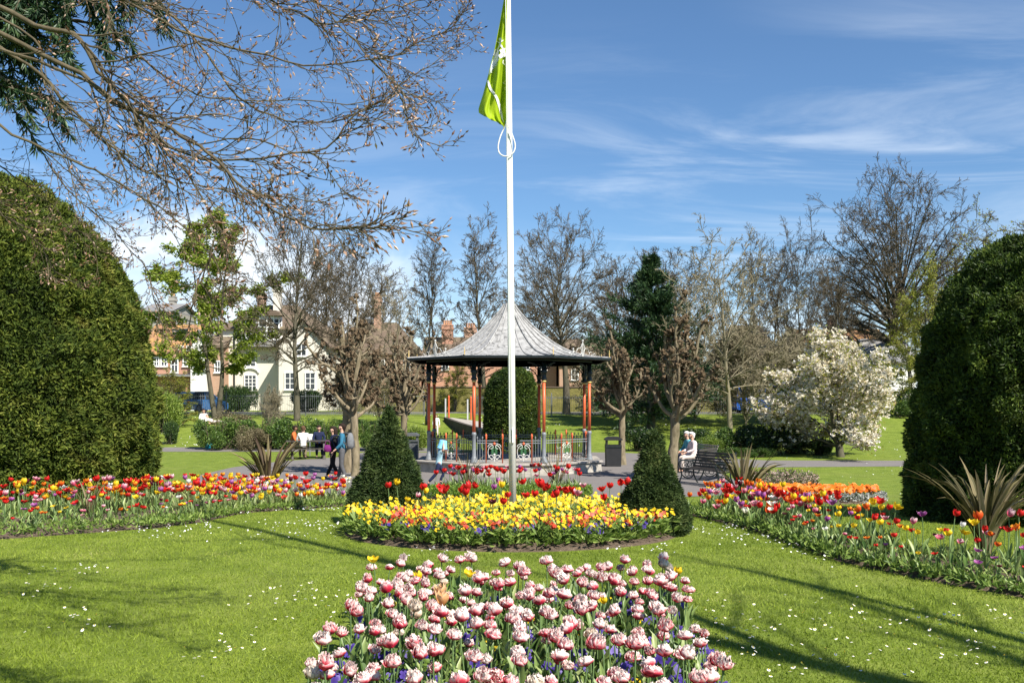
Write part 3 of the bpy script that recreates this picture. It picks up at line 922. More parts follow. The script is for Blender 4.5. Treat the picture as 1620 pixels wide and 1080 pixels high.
# ---- phormiums: fans of long stiff leaves
M['phormium'] = m_leaf('phormium_leaf', [(0, (.045, .042, .018)), (.35, (.095, .085, .035)), (.7, (.17, .14, .065)), (1, (.33, .26, .17))], .62, .15, .15, spec=.15)
M['phormium_dark'] = m_leaf('dark_phormium_leaf', [(0, (.035, .022, .015)), (.4, (.08, .055, .032)), (.75, (.15, .12, .05)), (1, (.33, .27, .15))], .62, .15, .15, spec=.15)
def phormium(x, y, n, h, spread, m, label, wid=.05, cat='phormium', z=.05, narrow=1.0):
    r = thing('phormium', label, cat, (x, y, gz(y) + z))
    lo = np.linspace(0, 1, n); rng.shuffle(lo)
    for i in range(n):
        az = rng.random() * 6.283; ln = lo[i] ** .65 * spread
        L = h * (.65 + .5 * rng.random()) * (1 + .2 * ln)
        N = 9; u = np.linspace(0, 1, N)
        kink = 1.3 * rng.random() if rng.random() < .5 else .15
        ang = ln * (.25 + .75 * u) + kink * np.clip(u - .55, 0, 1) * 2 + .05
        ds = L / (N - 1)
        rx = np.concatenate([[0], np.cumsum(np.sin(ang[:-1]) * ds)]) + .06 * rng.random(); zz = np.concatenate([[0], np.cumsum(np.cos(ang[:-1]) * ds)])
        hw = wid / 2 * np.clip(np.minimum(u * 4 + .5, 1) * (1 - u ** 3.2), .02, 1) * (.7 + .5 * rng.random())
        c, s = math.cos(az), math.sin(az); tw = rng.normal() * .5
        sx, sy = -s * math.cos(tw), c * math.cos(tw); sz = math.sin(tw)
        mid = np.stack([rx * c, rx * s, zz], -1); side = np.array([sx, sy, sz])
        back = np.stack([-np.cos(ang) * c, -np.cos(ang) * s, np.sin(ang)], -1) * (hw * .5)[:, None]
        P = np.stack([mid - side * hw[:, None] + back, mid, mid + side * hw[:, None] + back], 1)
        vv = np.clip(rng.random() ** 1.4 * .95 + np.array([.22, 0, .22])[None] + 0 * u[:, None], 0, 1)
        MB().grid(P, vv).build('leaf', m, r, smooth=True)
    return r
phormium(4.95, 9.9, 64, .92, 1.3, M['phormium'], 'large spiky phormium in front of the dark yew on the right', .062)
phormium(4.05, 16.6, 40, 1.0, 1.1, M['phormium'], 'spiky phormium behind the narrow end of the right tulip border', .07)
phormium(-5.3, 20.6, 44, 1.25, 1.05, M['phormium_dark'], 'tall dark bronze phormium behind the left tulip border', .10)
phormium(-6.65, 20.6, 30, .60, 1.2, M['phormium_dark'], 'small brown spiky phormium left of the tall bronze one', .04)
phormium(-6.2, 13.9, 16, .55, .8, M['phormium'], 'pale narrow phormium among the tulips before the left yew', .035)
phormium(-1.15, 24.3, 26, .95, 1.1, M['phormium'], 'bronze spiky plant among red tulips left of the white flagpole', .035)
phormium(1.15, 24.4, 26, .95, 1.2, M['phormium'], 'bronze spiky plant among red tulips right of the white flagpole', .035)
phormium(6.7, 21.3, 22, .45, .8, M['phormium_dark'], 'small brown spiky plant in the middle of the orange flower bed', .035)
phormium(7.7, 26.4, 18, .5, .8, M['phormium_dark'], 'small brown spiky plant in the pinkish bed beyond the orange bed', .035)
# ================================================================ clipped yews
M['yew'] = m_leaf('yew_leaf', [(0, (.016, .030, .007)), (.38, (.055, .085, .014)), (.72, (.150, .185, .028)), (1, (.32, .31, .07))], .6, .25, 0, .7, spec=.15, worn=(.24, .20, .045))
M['yew_dark'] = m_leaf('dark_yew_leaf', [(0, (.010, .022, .006)), (.45, (.032, .060, .011)), (.78, (.105, .155, .024)), (1, (.25, .29, .055))], .5, .25, 0, .9, spec=.2, worn=(.15, .17, .03))
M['yew_core'] = m_plain('yew_core', (.010, .014, .006), .95, .05)
M['cone'] = m_leaf('cone_leaf', [(0, (.012, .026, .008)), (.42, (.038, .066, .018)), (.76, (.105, .145, .042)), (1, (.27, .29, .11))], .5, .25, .1, 2, spec=.2)


def clipped(name, label, cat, cx, cy, Rr, H, prof, n, L, Wd, m, lump=.12, seed=0, core=.93, z0=-.05, view=True, ls=1.6):
    """leafy topiary turned from the profile prof(h) (radius share at height share h)"""
    r = thing(name, label, cat, (cx, cy, gz(cy) + z0))
    hh = np.linspace(0, 1, 22); a = np.linspace(0, 2 * PI, 40, endpoint=False)
    rad = prof(hh) * Rr * core
    P = np.stack([rad[:, None] * np.cos(a), rad[:, None] * np.sin(a), np.repeat((hh * H * (.94 + .06 * core))[:, None], 40, 1)], -1)
    P += unit(P + 1e-6) * vnoise(P, ls, seed)[..., None] * lump * .8
    MB().grid(P[::-1], closed=True).build('inner_growth', M['yew_core'], r, smooth=True)
    # leaves scattered over the face, even by area
    hs = np.linspace(0, 1, 400); rs = prof(hs) * Rr
    ds = np.hypot(np.diff(rs), np.diff(hs) * H); w_ = ds * (rs[1:] + rs[:-1]) / 2 + 1e-6; cum = np.concatenate([[0], np.cumsum(w_)]); cum /= cum[-1]
    h = np.interp(rng.random(n), cum, hs)
    if view:                                  # the half away from the eye gets fewer leaves
        th0 = math.atan2(-cy, -cx); th = th0 + (rng.random(n) * 2 - 1) * PI * np.where(rng.random(n) < .8, .60, 1.0)
    else:
        th = rng.random(n) * 2 * PI
    r0 = prof(h) * Rr
    e = 1e-3; slope = (prof(np.clip(h + e, 0, 1)) - prof(np.clip(h - e, 0, 1))) * Rr / (2 * e * H)
    N = unit(np.stack([np.cos(th), np.sin(th), -slope], -1))
    Q = np.stack([r0 * np.cos(th), r0 * np.sin(th), h * H], -1)
    b = vnoise(Q, ls, seed) * lump + vnoise(Q, ls * 3.1, seed + 1) * lump * .75
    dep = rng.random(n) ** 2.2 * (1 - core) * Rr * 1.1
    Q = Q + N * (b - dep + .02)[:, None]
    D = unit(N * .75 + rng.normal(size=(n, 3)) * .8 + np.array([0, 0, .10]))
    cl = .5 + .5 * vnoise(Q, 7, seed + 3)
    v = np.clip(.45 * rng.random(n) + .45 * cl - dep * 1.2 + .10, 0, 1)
    nr = unit(N + rng.normal(size=(n, 3)) * .9)
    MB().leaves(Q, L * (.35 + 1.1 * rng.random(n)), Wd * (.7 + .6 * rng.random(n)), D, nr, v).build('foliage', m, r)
    return r


bullet = lambda p: (lambda h: np.clip(1 - np.clip(h, 0, 1) ** p, 0, 1) ** (1 / p))
yl = lambda h: np.clip(1 - np.clip(h, 0, 1) ** 2.3, 0, 1) ** (1 / 2.3) * (.97 + .03 * np.sin(h * 3.1))
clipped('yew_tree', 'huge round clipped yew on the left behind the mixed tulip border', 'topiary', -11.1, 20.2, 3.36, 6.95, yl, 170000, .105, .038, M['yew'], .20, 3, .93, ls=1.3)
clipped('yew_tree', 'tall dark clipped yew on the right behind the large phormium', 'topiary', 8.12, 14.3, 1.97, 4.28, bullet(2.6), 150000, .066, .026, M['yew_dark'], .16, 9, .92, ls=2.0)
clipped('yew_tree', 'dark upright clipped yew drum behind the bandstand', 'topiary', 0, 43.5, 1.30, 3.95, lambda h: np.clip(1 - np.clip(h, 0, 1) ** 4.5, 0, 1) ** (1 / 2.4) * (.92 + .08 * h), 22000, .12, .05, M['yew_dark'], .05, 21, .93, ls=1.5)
cone = lambda h: np.clip(1.02 - h, 0, 1) ** .98 * (1 - .25 * np.clip(.12 - h, 0, 1) / .12)
clipped('conical_yew', 'clipped cone yew with a broad base left of the flagpole', 'topiary', -1.74, 13.4, .62, 1.66, cone, 42000, .056, .017, M['cone'], .045, 31, .84, z0=.02, ls=4)
clipped('conical_yew', 'smaller clipped cone yew at the right end of the round bed', 'topiary', 1.81, 12.1, .505, 1.30, cone, 34000, .052, .016, M['cone'], .045, 41, .84, z0=.02, ls=4.5)

# ================================================================ bandstand
M['stone'] = m_plain('pale_stone', (.36, .33, .28), .9, .2, .3, 5, bstr=.4)
M['floor'] = m_plain('paved_floor', (.34, .31, .27), .85, .2, .25, 3)
M['iron_red'] = m_plain('orange_red_paint', (.60, .115, .040), .42, .45, .12, 9)
M['iron_grey'] = m_plain('blue_grey_paint', (.185, .20, .21), .45, .45, .15, 8)
M['iron_dark'] = m_plain('dark_green_paint', (.012, .018, .018), .4, .4, .3, 8)
M['iron_white'] = m_plain('white_paint', (.56, .55, .51), .5, .4, .10, 8)
M['iron_green'] = m_plain('green_paint', (.03, .11, .04), .5, .4, .15, 8)
M['gold'] = m_plain('gold_paint', (.60, .42, .14), .4, .5, .2, 8)
def f_lead(nt):
    s = noise(nt, 2.2, 6, .68, pos(nt, 3.2, 3.2, .55, obj=True), .5)
    b = noise(nt, 1.1, 3, .6, pos(nt, obj=True)); f = noise(nt, 26, 4, .7, pos(nt, 1, 1, .25, obj=True))
    c = ramp(nt, s, [(.34, (.065, .065, .064)), (.48, (.27, .267, .26)), (.72, (.41, .405, .39))])
    c = mixc(nt, smooth_(nt, f, .60, .72), c, (.12, .12, .12)); c = mixc(nt, math_(nt, 'MULTIPLY', b, .3), c, (.30, .285, .26))
    return bsdf(nt, c, .7, .25, .0, s, .25, .02)
M['lead'] = mat('weathered_lead', f_lead)
M['soffit'] = m_plain('soffit_board', (.06, .05, .04), .8, .2)

BX, BY = -.1, 33.9
bs = thing('bandstand', 'octagonal bandstand with curved lead roof and orange red iron columns', 'bandstand', (BX, BY, 0))
A8 = R(22.5) + np.arange(8) * PI / 4
def oct_lathe(prof, m, name, par=bs, s=True):
    return MB().lathe(prof, (0, 0, 0), 8, rot=R(22.5)).build(name, m, par)
k8 = 1.0
oct_lathe([(3.46, -.05), (3.42, .30), (3.40, .305), (3.38, .33)], M['stone'], 'plinth')
oct_lathe([(3.50, .325), (3.50, .375), (3.46, .378)], M['floor'], 'floor')
stp = MB()
stp.box(-.75, .75, -3.85, -3.20, -.03, .13); stp.box(-.70, .70, -3.52, -3.20, .13, .26)
stp.build('step', M['stone'], bs)
# columns
def column(x, y):
    ang = math.atan2(y, x)
    sh = MB().lathe([(.054, 1.02), (.050, 2.72)], (0, 0, 0), 14).build('column', M['iron_red'], bs, smooth=True, loc=(x, y, .375))
    MB().lathe([(.12, 0), (.12, .05), (.10, .09), (.10, .14), (.08, .20), (.066, .24), (.062, .9), (.08, .93), (.08, .97), (.062, 1.02)], sides=14).build('column_base', M['iron_grey'], sh, smooth=True)
    MB().lathe([(.058, 2.72), (.10, 2.75), (.10, 2.79), (.07, 2.83), (.085, 2.95), (.12, 3.02), (.075, 3.06), (.075, 3.34)], sides=14).build('capital', M['iron_dark'], sh, smooth=True)
    MB().lathe([(.066, 2.66), (.08, 2.69), (.066, 2.72)], sides=12).build('collar', M['gold'], sh, smooth=True)
    for sgn in (1, -1):
        dirv = np.array([math.cos(ang + sgn * PI / 2 * 1.25), math.sin(ang + sgn * PI / 2 * 1.25), 0])
        t = np.linspace(0, PI / 2, 8)
        q = dirv * (.06 + .48 * (1 - np.cos(t)))[:, None] + np.array([0, 0, 1.]) * (2.86 + .46 * np.sin(t))[:, None]
        br = MB().tubes(q, .022, 5)
        c0 = dirv * .20 + np.array([0, 0, 3.18]); th = np.linspace(0, 2 * PI, 11)
        br.tubes(c0 + dirv * (.085 * np.cos(th))[:, None] + np.array([0, 0, 1.]) * (.085 * np.sin(th))[:, None], .014, 4)
        c0 = dirv * .34 + np.array([0, 0, 3.26])
        br.tubes(c0 + dirv * (.045 * np.cos(th))[:, None] + np.array([0, 0, 1.]) * (.045 * np.sin(th))[:, None], .012, 4)
        br.build('bracket', M['iron_dark'], sh)
for a in A8:
    column(3.0 * math.cos(a), 3.0 * math.sin(a))
# beam, gutter, soffit
oct_lathe([(3.10, 3.74), (3.10, 3.90), (2.92, 3.90), (2.92, 3.74), (3.10, 3.74)], M['iron_dark'], 'eaves_beam')
oct_lathe([(2.95, 3.905), (3.66, 3.80), (3.66, 3.79), (2.95, 3.89)], M['soffit'], 'soffit')
oct_lathe([(3.66, 3.80), (3.74, 3.80), (3.77, 3.825), (3.77, 3.875), (3.70, 3.89), (3.66, 3.87), (3.66, 3.80)], M['iron_dark'], 'gutter')
# roof, concave, with rolls on the ridges and seams on the faces
RP = np.array([(1.0, 0), (.86, .022), (.74, .055), (.64, .105), (.55, .18), (.46, .275), (.38, .38), (.31, .485), (.245, .59), (.19, .69), (.14, .79), (.10, .875), (.07, .95), (.055, 1.0)])
zz = 3.87 + RP[:, 1] * 1.98; rr = RP[:, 0] * 3.78
rf = MB(); rows = []
for i in range(8):
    a0, a1 = A8[i], A8[(i + 1) % 8]
    t = np.linspace(0, 1, 13)
    e0 = np.array([math.cos(a0), math.sin(a0)]); e1 = np.array([math.cos(a1), math.sin(a1)])
    e = e0 * (1 - t)[:, None] + e1 * t[:, None]
    P = np.concatenate([rr[:, None, None] * e[None], np.repeat(zz[:, None, None], 13, 1)], -1)
    P[..., 2] += .012 * vnoise(P, 3, 5)
    rf.grid(P[::-1])
ro = rf.build('roof', M['lead'], bs, smooth=True)
for i in range(8):
    a0 = A8[i]; n0 = np.stack([rr * math.cos(a0), rr * math.sin(a0), zz + .02], -1)
    MB().tubes(n0, .034, 6).build('ridge_roll', M['lead'], ro, smooth=True)
    a1 = A8[(i + 1) % 8]
    for t in (.25, .5, .75):
        e = np.array([math.cos(a0), math.sin(a0)]) * (1 - t) + np.array([math.cos(a1), math.sin(a1)]) * t
        k = len(rr) - (0 if t == .5 else 3)
        MB().tubes(np.stack([rr * e[0], rr * e[1], zz + .016], -1)[:k], .019, 5).build('seam', M['lead'], ro, smooth=True)
MB().lathe([(.24, 5.80), (.22, 5.86), (.10, 5.90), (.05, 5.96), (.015, 6.02)], sides=12).build('roof_cap', M['lead'], bs, smooth=True)
# cast crests above the gutter on the slanting sides, small gold spikes at the corners
th = np.linspace(0, 1.75 * PI, 16)
def scroll(mb, c, ex, r, flip=1, rad=.010, turn=1.0, m=0):
    t = np.linspace(0, 1.6 * PI * turn, 18); q = r * (1 - .5 * t / t[-1])
    mb.tubes(np.asarray(c) + np.asarray(ex) * (flip * q * np.cos(t))[:, None] + np.array([0, 0, 1.]) * (q * np.sin(t))[:, None], rad, 4, m=m)
for i in range(8):
    am = A8[i] + PI / 8
    ex = np.array([-math.sin(am), math.cos(am), 0]); c = np.array([math.cos(am), math.sin(am), 0]) * 3.46 + np.array([0, 0, 3.90])
    if i % 2 == 0:
        cr = MB()
        for s in (1, -1):
            scroll(cr, c + ex * s * .16 + [0, 0, .14], ex * s, .15, 1); scroll(cr, c + ex * s * .42 + [0, 0, .08], ex * s, .09, -1)
            scroll(cr, c + ex * s * .60 + [0, 0, .06], ex * s, .06, 1)
            cr.tubes(np.array([c + ex * s * .02, c + ex * s * .10 + [0, 0, .28], c + ex * s * .03 + [0, 0, .42]]), .013, 4)
        cr.tubes(np.array([c, c + [0, 0, .5]]), .016, 5); cr.sphere(c + [0, 0, .52], .035, 8, 6)
        cr.build('roof_crest', M['iron_white'], bs)
    a = A8[i]; p = (3.72 * math.cos(a), 3.72 * math.sin(a), 3.88)
    MB().lathe([(.03, 0), (.02, .05), (.012, .1), (.022, .14), (.009, .2), (.005, .28)], sides=8).build('corner_spike', M['gold'], bs, smooth=True, loc=p)
# railings: one bay per side; the front bay leaves a way in
def bay(i):
    a0, a1 = A8[i], A8[(i + 1) % 8]
    p0 = np.array([2.98 * math.cos(a0), 2.98 * math.sin(a0), .378]); p1 = np.array([2.98 * math.cos(a1), 2.98 * math.sin(a1), .378])
    ln = np.linalg.norm(p1 - p0); ex = (p1 - p0) / ln; front = abs((a0 + a1) / 2 % (2 * PI) - 1.5 * PI) < .1
    root = empty('railing'); root.parent = bs
    spans = [(.10, ln / 2 - .36), (ln / 2 + .36, ln - .10)] if front else [(.10, ln - .10)]
    lit = math.sin((a0 + a1) / 2) < .3
    mid = [(.10 + .56), (ln - .10 - .56)] if front else [ln / 2]
    bars, rails = MB(), MB()
    for s0, s1 in spans:
        for z in (.07, .66, .74):
            rails.bar(p0 + ex * s0 + [0, 0, z], p0 + ex * s1 + [0, 0, z], .022, .026)
        n = int((s1 - s0) / .085)
        for j in range(n + 1):
            s = s0 + (s1 - s0) * j / n
            if any(abs(s - m_) < .25 for m_ in mid): continue
            b = p0 + ex * s
            bars.tubes(np.array([b + [0, 0, .0], b + [0, 0, .80]]), .0095, 4)
            if j % 2 == 0: bars.lathe([(.008, .78), (.022, .81), (.024, .835), (.004, .89)], b, 5)
        rails.build('rail', M['iron_grey'], root); rails = MB()
    bars.build('bar_panel', M['iron_dark'] if not front else M['iron_grey'], root)
    for m_ in mid:
        c = p0 + ex * m_
        for s in (-.27, .27):
            b = c + ex * s
            MB().lathe([(.02, 0), (.02, .80), (.035, .82), (.025, .86), (.038, .90), (.01, .97)], b, 8).build('post', M['iron_red'], root, smooth=True)
        o = MB(); g = MB()
        for s in (1, -1):
            scroll(o, c + ex * s * .11 + [0, 0, .53], ex * s, .105, 1, .012); scroll(o, c + ex * s * .10 + [0, 0, .18], ex * s, .095, 1, .012)
            t = np.linspace(0, PI, 12)
            o.tubes(c + ex * (s * (.06 + .15 * np.sin(t)))[:, None] + np.array([0, 0, 1.]) * (.36 + .22 * np.cos(t))[:, None], .011, 4)
            g.leaves(np.array([c + [0, 0, .27 + .07 * j] for j in range(4)]), .15, .07, np.array([ex * s + [0, 0, .9]] * 4), np.array([np.cross(ex, [0, 0, 1])] * 4), fold=.1)
        o.tubes(np.array([c + [0, 0, .06], c + [0, 0, .26]]), .016, 5); o.sphere(c + [0, 0, .28], .04, 8, 6)
        pn = o.build('scroll_panel', M['iron_white'], root); g.build('leaf_ornament', M['iron_green'], pn)
        f = MB(); f.sphere(c + [0, 0, .64], (.045, .045, .05), 8, 6); f.build('flower_ornament', M['iron_red'], pn, smooth=True)
for i in range(8):
    bay(i)

# ================================================================ flagpole and flag
M['pole'] = m_plain('white_gloss_paint', (.78, .77, .73), .25, .5, .06, 3, bstr=.03)
fx, fy = .015, 12.5
fp = thing('flagpole', 'white painted flagpole rising from the round flower bed', 'flagpole', (fx, fy, gz(fy)))
lean = -.075 / 7.6
q = np.array([(0, 0, -.1), (lean * 3, 0, 3.0), (lean * 6, 0, 6.0), (lean * 9.2, 0, 9.2)])
MB().tubes(q, np.array([.050, .045, .039, .033]), 20, cap=True).build('pole', M['pole'], fp, smooth=True)
MB().lathe([(.085, -.05), (.085, .10), (.06, .16), (.052, .18)], sides=20).build('base_collar', M['pole'], fp, smooth=True)
MB().sphere((lean * 9.2, 0, 9.26), .06, 14, 9).build('finial', M['pole'], fp, smooth=True)
def fl(px, py, dy=0.0):
    p = at(px, py, 12.5 + dy); return p
tt = np.linspace(0, 1, 20)
rope = []
for (px, py) in ((801, 196), (796, 206), (791, 218), (788, 232), (790, 242), (797, 247), (806, 246), (813, 240), (815, 230), (812, 218), (807, 206), (803, 198)):
    rope.append(fl(px, py, -.075 if px > 796 else -.04) - np.array([fx, fy, gz(fy)]))
rope = np.array(rope)
def smooth_line(P, n=60):
    t = np.linspace(0, len(P) - 1, n); i = np.clip(t.astype(int), 0, len(P) - 2); f = (t - i)[:, None]
    g = lambda j: P[np.clip(j, 0, len(P) - 1)]
    a, b, c, d_ = g(i - 1), g(i), g(i + 1), g(i + 2)
    return .5 * (2 * b + (c - a) * f + (2 * a - 5 * b + 4 * c - d_) * f ** 2 + (3 * b - a - 3 * c + d_) * f ** 3)
MB().tubes(smooth_line(rope), .0085, 8).build('halyard', M['pole'], fp, smooth=True)
q = np.array([fl(804, y_, -.055) - np.array([fx, fy, gz(fy)]) for y_ in (-60, 60, 200, 420, 640, 700)]); q[:, 0] = np.linspace(q[0, 0], .045, 6) * 0 + q[:, 2] * lean + .0
MB().tubes(q + np.array([-.03, -.02, 0]), .005, 5).build('halyard_line', M['pole'], fp)
cl = MB(); cl.box(-.012, .012, -.075, -.04, 1.15, 1.33); cl.build('cleat', M['pole'], fp)
def f_flag(nt):
    n = noise(nt, 9, 4, .6, pos(nt, obj=True))
    return leafy(nt, ramp(nt, n, [(.3, (.36, .50, .012)), (.7, (.44, .58, .02))]), .6, .35, .2)
M['flag'] = mat('lime_green_cloth', f_flag)
M['flag_white'] = mat('white_cloth', lambda nt: leafy(nt, (.80, .80, .78), .6, .3, .2) if False else bsdf(nt, (.80, .80, .78), .6, .2))
YL = np.array([(-70, 801), (-20, 800), (0, 797), (40, 790), (80, 782), (120, 772), (150, 764), (172, 757), (178, 757), (190, 764), (204, 795)])
def flag_pt(px, py, off=0.0):
    L = np.interp(py, YL[:, 0], YL[:, 1]); t = np.clip((px - L) / max(804.5 - L, 1), 0, 1)
    amp = .025 + .085 * np.clip((py + 20) / 200, 0, 1)
    dy = amp * (math.sin(t * 7.5 + py * .012) + .5 * math.sin(t * 15 - py * .03 + 1) + .18 * math.sin(t * 31 + py * .06)) - .02 - off
    return fl(px, py, dy)
rowsY = np.linspace(-70, 203, 46); G = []
for y_ in rowsY:
    L = np.interp(y_, YL[:, 0], YL[:, 1]); Rr_ = 804.5 - (0 if y_ < 150 else (y_ - 150) * .10)
    G.append([flag_pt(L + (Rr_ - L) * t, y_ if y_ < 170 else min(y_, 178 + 25 * t + (y_ - 170) * .2)) for t in np.linspace(0, 1, 24)])
flg = tag(MB().grid(np.array(G)).build('flag', M['flag'], smooth=True), 'lime green flag with white emblem hanging limp on the white pole', 'flag')
def strip(name, A, B, n=14, off=.012):
    A, B = smooth_line(np.array(A, float), n), smooth_line(np.array(B, float), n)
    g = np.array([[flag_pt(*(a * (1 - t) + b * t), off) for t in np.linspace(0, 1, 5)] for a, b in zip(A, B)])
    MB().grid(g).build(name, M['flag_white'], flg, smooth=True)
strip('white_band', [(806, 74), (797, 77), (786, 82), (779, 97), (775, 112)], [(807, 90), (799, 90), (790, 94), (781, 107), (774, 119)])
strip('white_hem', [(770, 128), (774, 141), (783, 154), (788, 168), (793, 188)], [(773, 127), (778, 140), (787, 153), (792, 168), (797, 194)])
em = MB()
def stroke(P, w=1.6, off=.013):
    P = smooth_line(np.array(P, float), max(6, len(P) * 4)); d_ = unit(np.gradient(P, axis=0)); nn = np.stack([-d_[:, 1], d_[:, 0]], -1)
    em.grid(np.array([[flag_pt(*(p + k * w / 2 * n_), off) for k in (-1, 0, 1)] for p, n_ in zip(P, nn)]))
t = np.linspace(0, 2 * PI, 9)
stroke(np.stack([791.5 + 1.3 * np.cos(t), 62.5 + 1.3 * np.sin(t)], -1), 2.4)
stroke([(786, 66), (790.5, 67.5), (796, 64)]); stroke([(791, 67), (790, 73), (786.5, 80)], 2.0); stroke([(791, 68), (793, 73), (796.5, 78)], 2.0); stroke([(788, 74), (795, 73)], 1.4)
stroke([(781, 88), (785, 78), (788, 86)], 1.5); stroke([(782.5, 84.5), (787, 83.5)], 1.2)
stroke([(797, 95), (796, 100), (800, 103), (805, 101)], 1.8)
for k in range(6): stroke([(777 + k * 1.6, 114 - k * 2.6), (778.6 + k * 1.6, 115 - k * 2.6)], 1.2)
stroke([(796, 132), (801, 127)], 1.5); stroke([(796, 132), (803, 134)], 1.5); stroke([(803, 134), (804, 128)], 1.5); stroke([(804, 137), (800, 138), (799, 141), (802, 144)], 1.5)
em.build('emblem', M['flag_white'], flg)
# ================================================================ trees
M['bark'] = m_bark('grey_brown_bark', (.045, .037, .028), (.125, .105, .08), (.10, .105, .055))
M['dark_bark'] = m_bark('dark_bark', (.03, .025, .018), (.085, .07, .05), (.08, .085, .04))
M['twig'] = m_bark('twig_bark', (.045, .034, .024), (.125, .098, .070), (.09, .08, .045), 5, .2)
M['twig_pale'] = m_bark('pale_twig_bark', (.13, .105, .07), (.26, .215, .15), (.20, .19, .10), 5, .2)
M['spring'] = m_leaf('spring_leaf', [(0, (.15, .22, .02)), (.5, (.27, .35, .035)), (1, (.42, .46, .10))], .5, .45, 0)
M['spring_yellow'] = m_leaf('yellow_green_leaf', [(0, (.18, .21, .02)), (.5, (.30, .32, .04)), (1, (.42, .40, .09))], .5, .45, 0)


def crown_levels(P, R_, lv, H):
    """successive twig generations off limbs P"""
    out = []; p, r = P, R_
    for (k, t0, t1, a0, a1, lm, n, wob, lift, rm) in lv:
        q = spawn(p, r, k, t0, t1, a0, a1, lm, rm, .45)
        p, r = grow(q[0], q[1], q[2], np.maximum(q[3], .0045), n, wob, lift, .35)
        out.append((p, r))
    return out


def bare_tree(kind, H, seed, tr=.25, width=.5, clear=.22, upright=.04, forks=1, dens=1.0, bark='bark', twig='twig', leaf=None, nleaf=0, leafL=.16, twr=.008, fork_at=.3, lean=0.0, roundtop=False, a0=.5, a1=.95):
    """a tapered trunk with limbs (trunk) and three generations of branches and twigs (crown)"""
    global rng
    keep = rng; rng = np.random.default_rng(seed)
    tk, cr = MB(), MB()
    if forks == 1:
        P, r = grow(np.array([[0, 0, -.15]]), np.array([[lean, 0, 1.]]), np.array([H * .97]), np.array([tr]), 18, .05, .05, .06, .85)
        tk.tubes(P, r, 9)
    else:
        P, r = grow(np.array([[0, 0, -.15]]), np.array([[lean, 0, 1.]]), np.array([H * fork_at]), np.array([tr]), 6, .05, .05, .75)
        tk.tubes(P, r, 10)
        az = np.arange(forks) * 2 * PI / forks + rng.random(forks); sp = width * (.15 + .60 * rng.random(forks)); sp[0] *= .25
        d = np.stack([np.cos(az) * sp, np.sin(az) * sp, np.ones(forks)], -1)
        st = np.repeat(P[:, -1], forks, 0) - np.array([0, 0, 1.]) * (rng.random((forks, 1)) * H * fork_at * .3)
        P, r = grow(st, d, H * (1 - fork_at) * (.82 + .26 * rng.random(forks)) / np.sqrt(1 + .5 * sp ** 2), np.full(forks, tr * .62), 14, .10, .03, .06, .9)
        tk.tubes(P, r, 7)
    k = int((26 if forks == 1 else 13) * dens)
    q = spawn(P, r, k, clear if forks == 1 else .06, .96, a0, a1, 1.0, .5, 0)
    hz = q[0][:, 2] / H
    if roundtop: prof = np.sqrt(np.clip(1 - ((hz - .50) / .52) ** 2, .04, 1))
    else: prof = np.clip(np.minimum((hz - clear + .25) * 3, 1), .35, 1) * np.clip((1.06 - hz) / .70, .12, 1) ** .8
    Ln = H * width * .62 * prof * (.7 + .5 * rng.random(len(hz))) * (1 if forks == 1 else .72)
    L1, R1 = grow(q[0], q[1], Ln, np.clip(q[3], .018, tr * .34), 10, .17, upright, .16)
    tk.tubes(L1, R1, 5)
    kk = max(4, int(8 * dens))
    lv = [(kk, .15, .98, .4, .9, .50, 7, .22, upright * .8, .5), (7, .12, 1, .4, .9, .52, 5, .26, upright * .7, .55), (5, .1, 1, .35, .85, .60, 3, .3, upright * .5, .65)]
    gens = crown_levels(L1, R1, lv, H)
    extra = crown_levels(P[:, -6:], r[:, -6:], [(12, .1, 1, .35, .8, .50, 6, .2, upright, .5), (7, .1, 1, .4, .9, .55, 4, .25, upright, .55), (5, .1, 1, .35, .85, .6, 3, .3, upright, .65)], H)
    for g in (gens, extra):
        for i, (p, r_) in enumerate(g):
            cr.tubes(p, np.maximum(r_, (.015, .010, twr)[i]), (4, 3, 3)[i], v=rng.random(len(p)))
    mats = [M[twig]]
    if leaf:
        mats.append(M[leaf]); p = np.concatenate([gens[2][0], extra[2][0]])
        pick = p.reshape(-1, 3); pick = pick[rng.integers(0, len(pick), nleaf)] + rng.normal(size=(nleaf, 3)) * .12
        cr.leaves(pick, leafL * (.6 + .8 * rng.random(nleaf)), leafL * .6, unit(rng.normal(size=(nleaf, 3)) + np.array([0, 0, -.2])), None, None, 1)
    rng = keep
    o = cr.build('crown', mats, link=False); me = o.data; bpy.data.objects.remove(o)
    return data(tk, 'trunk', M[bark]), me, H


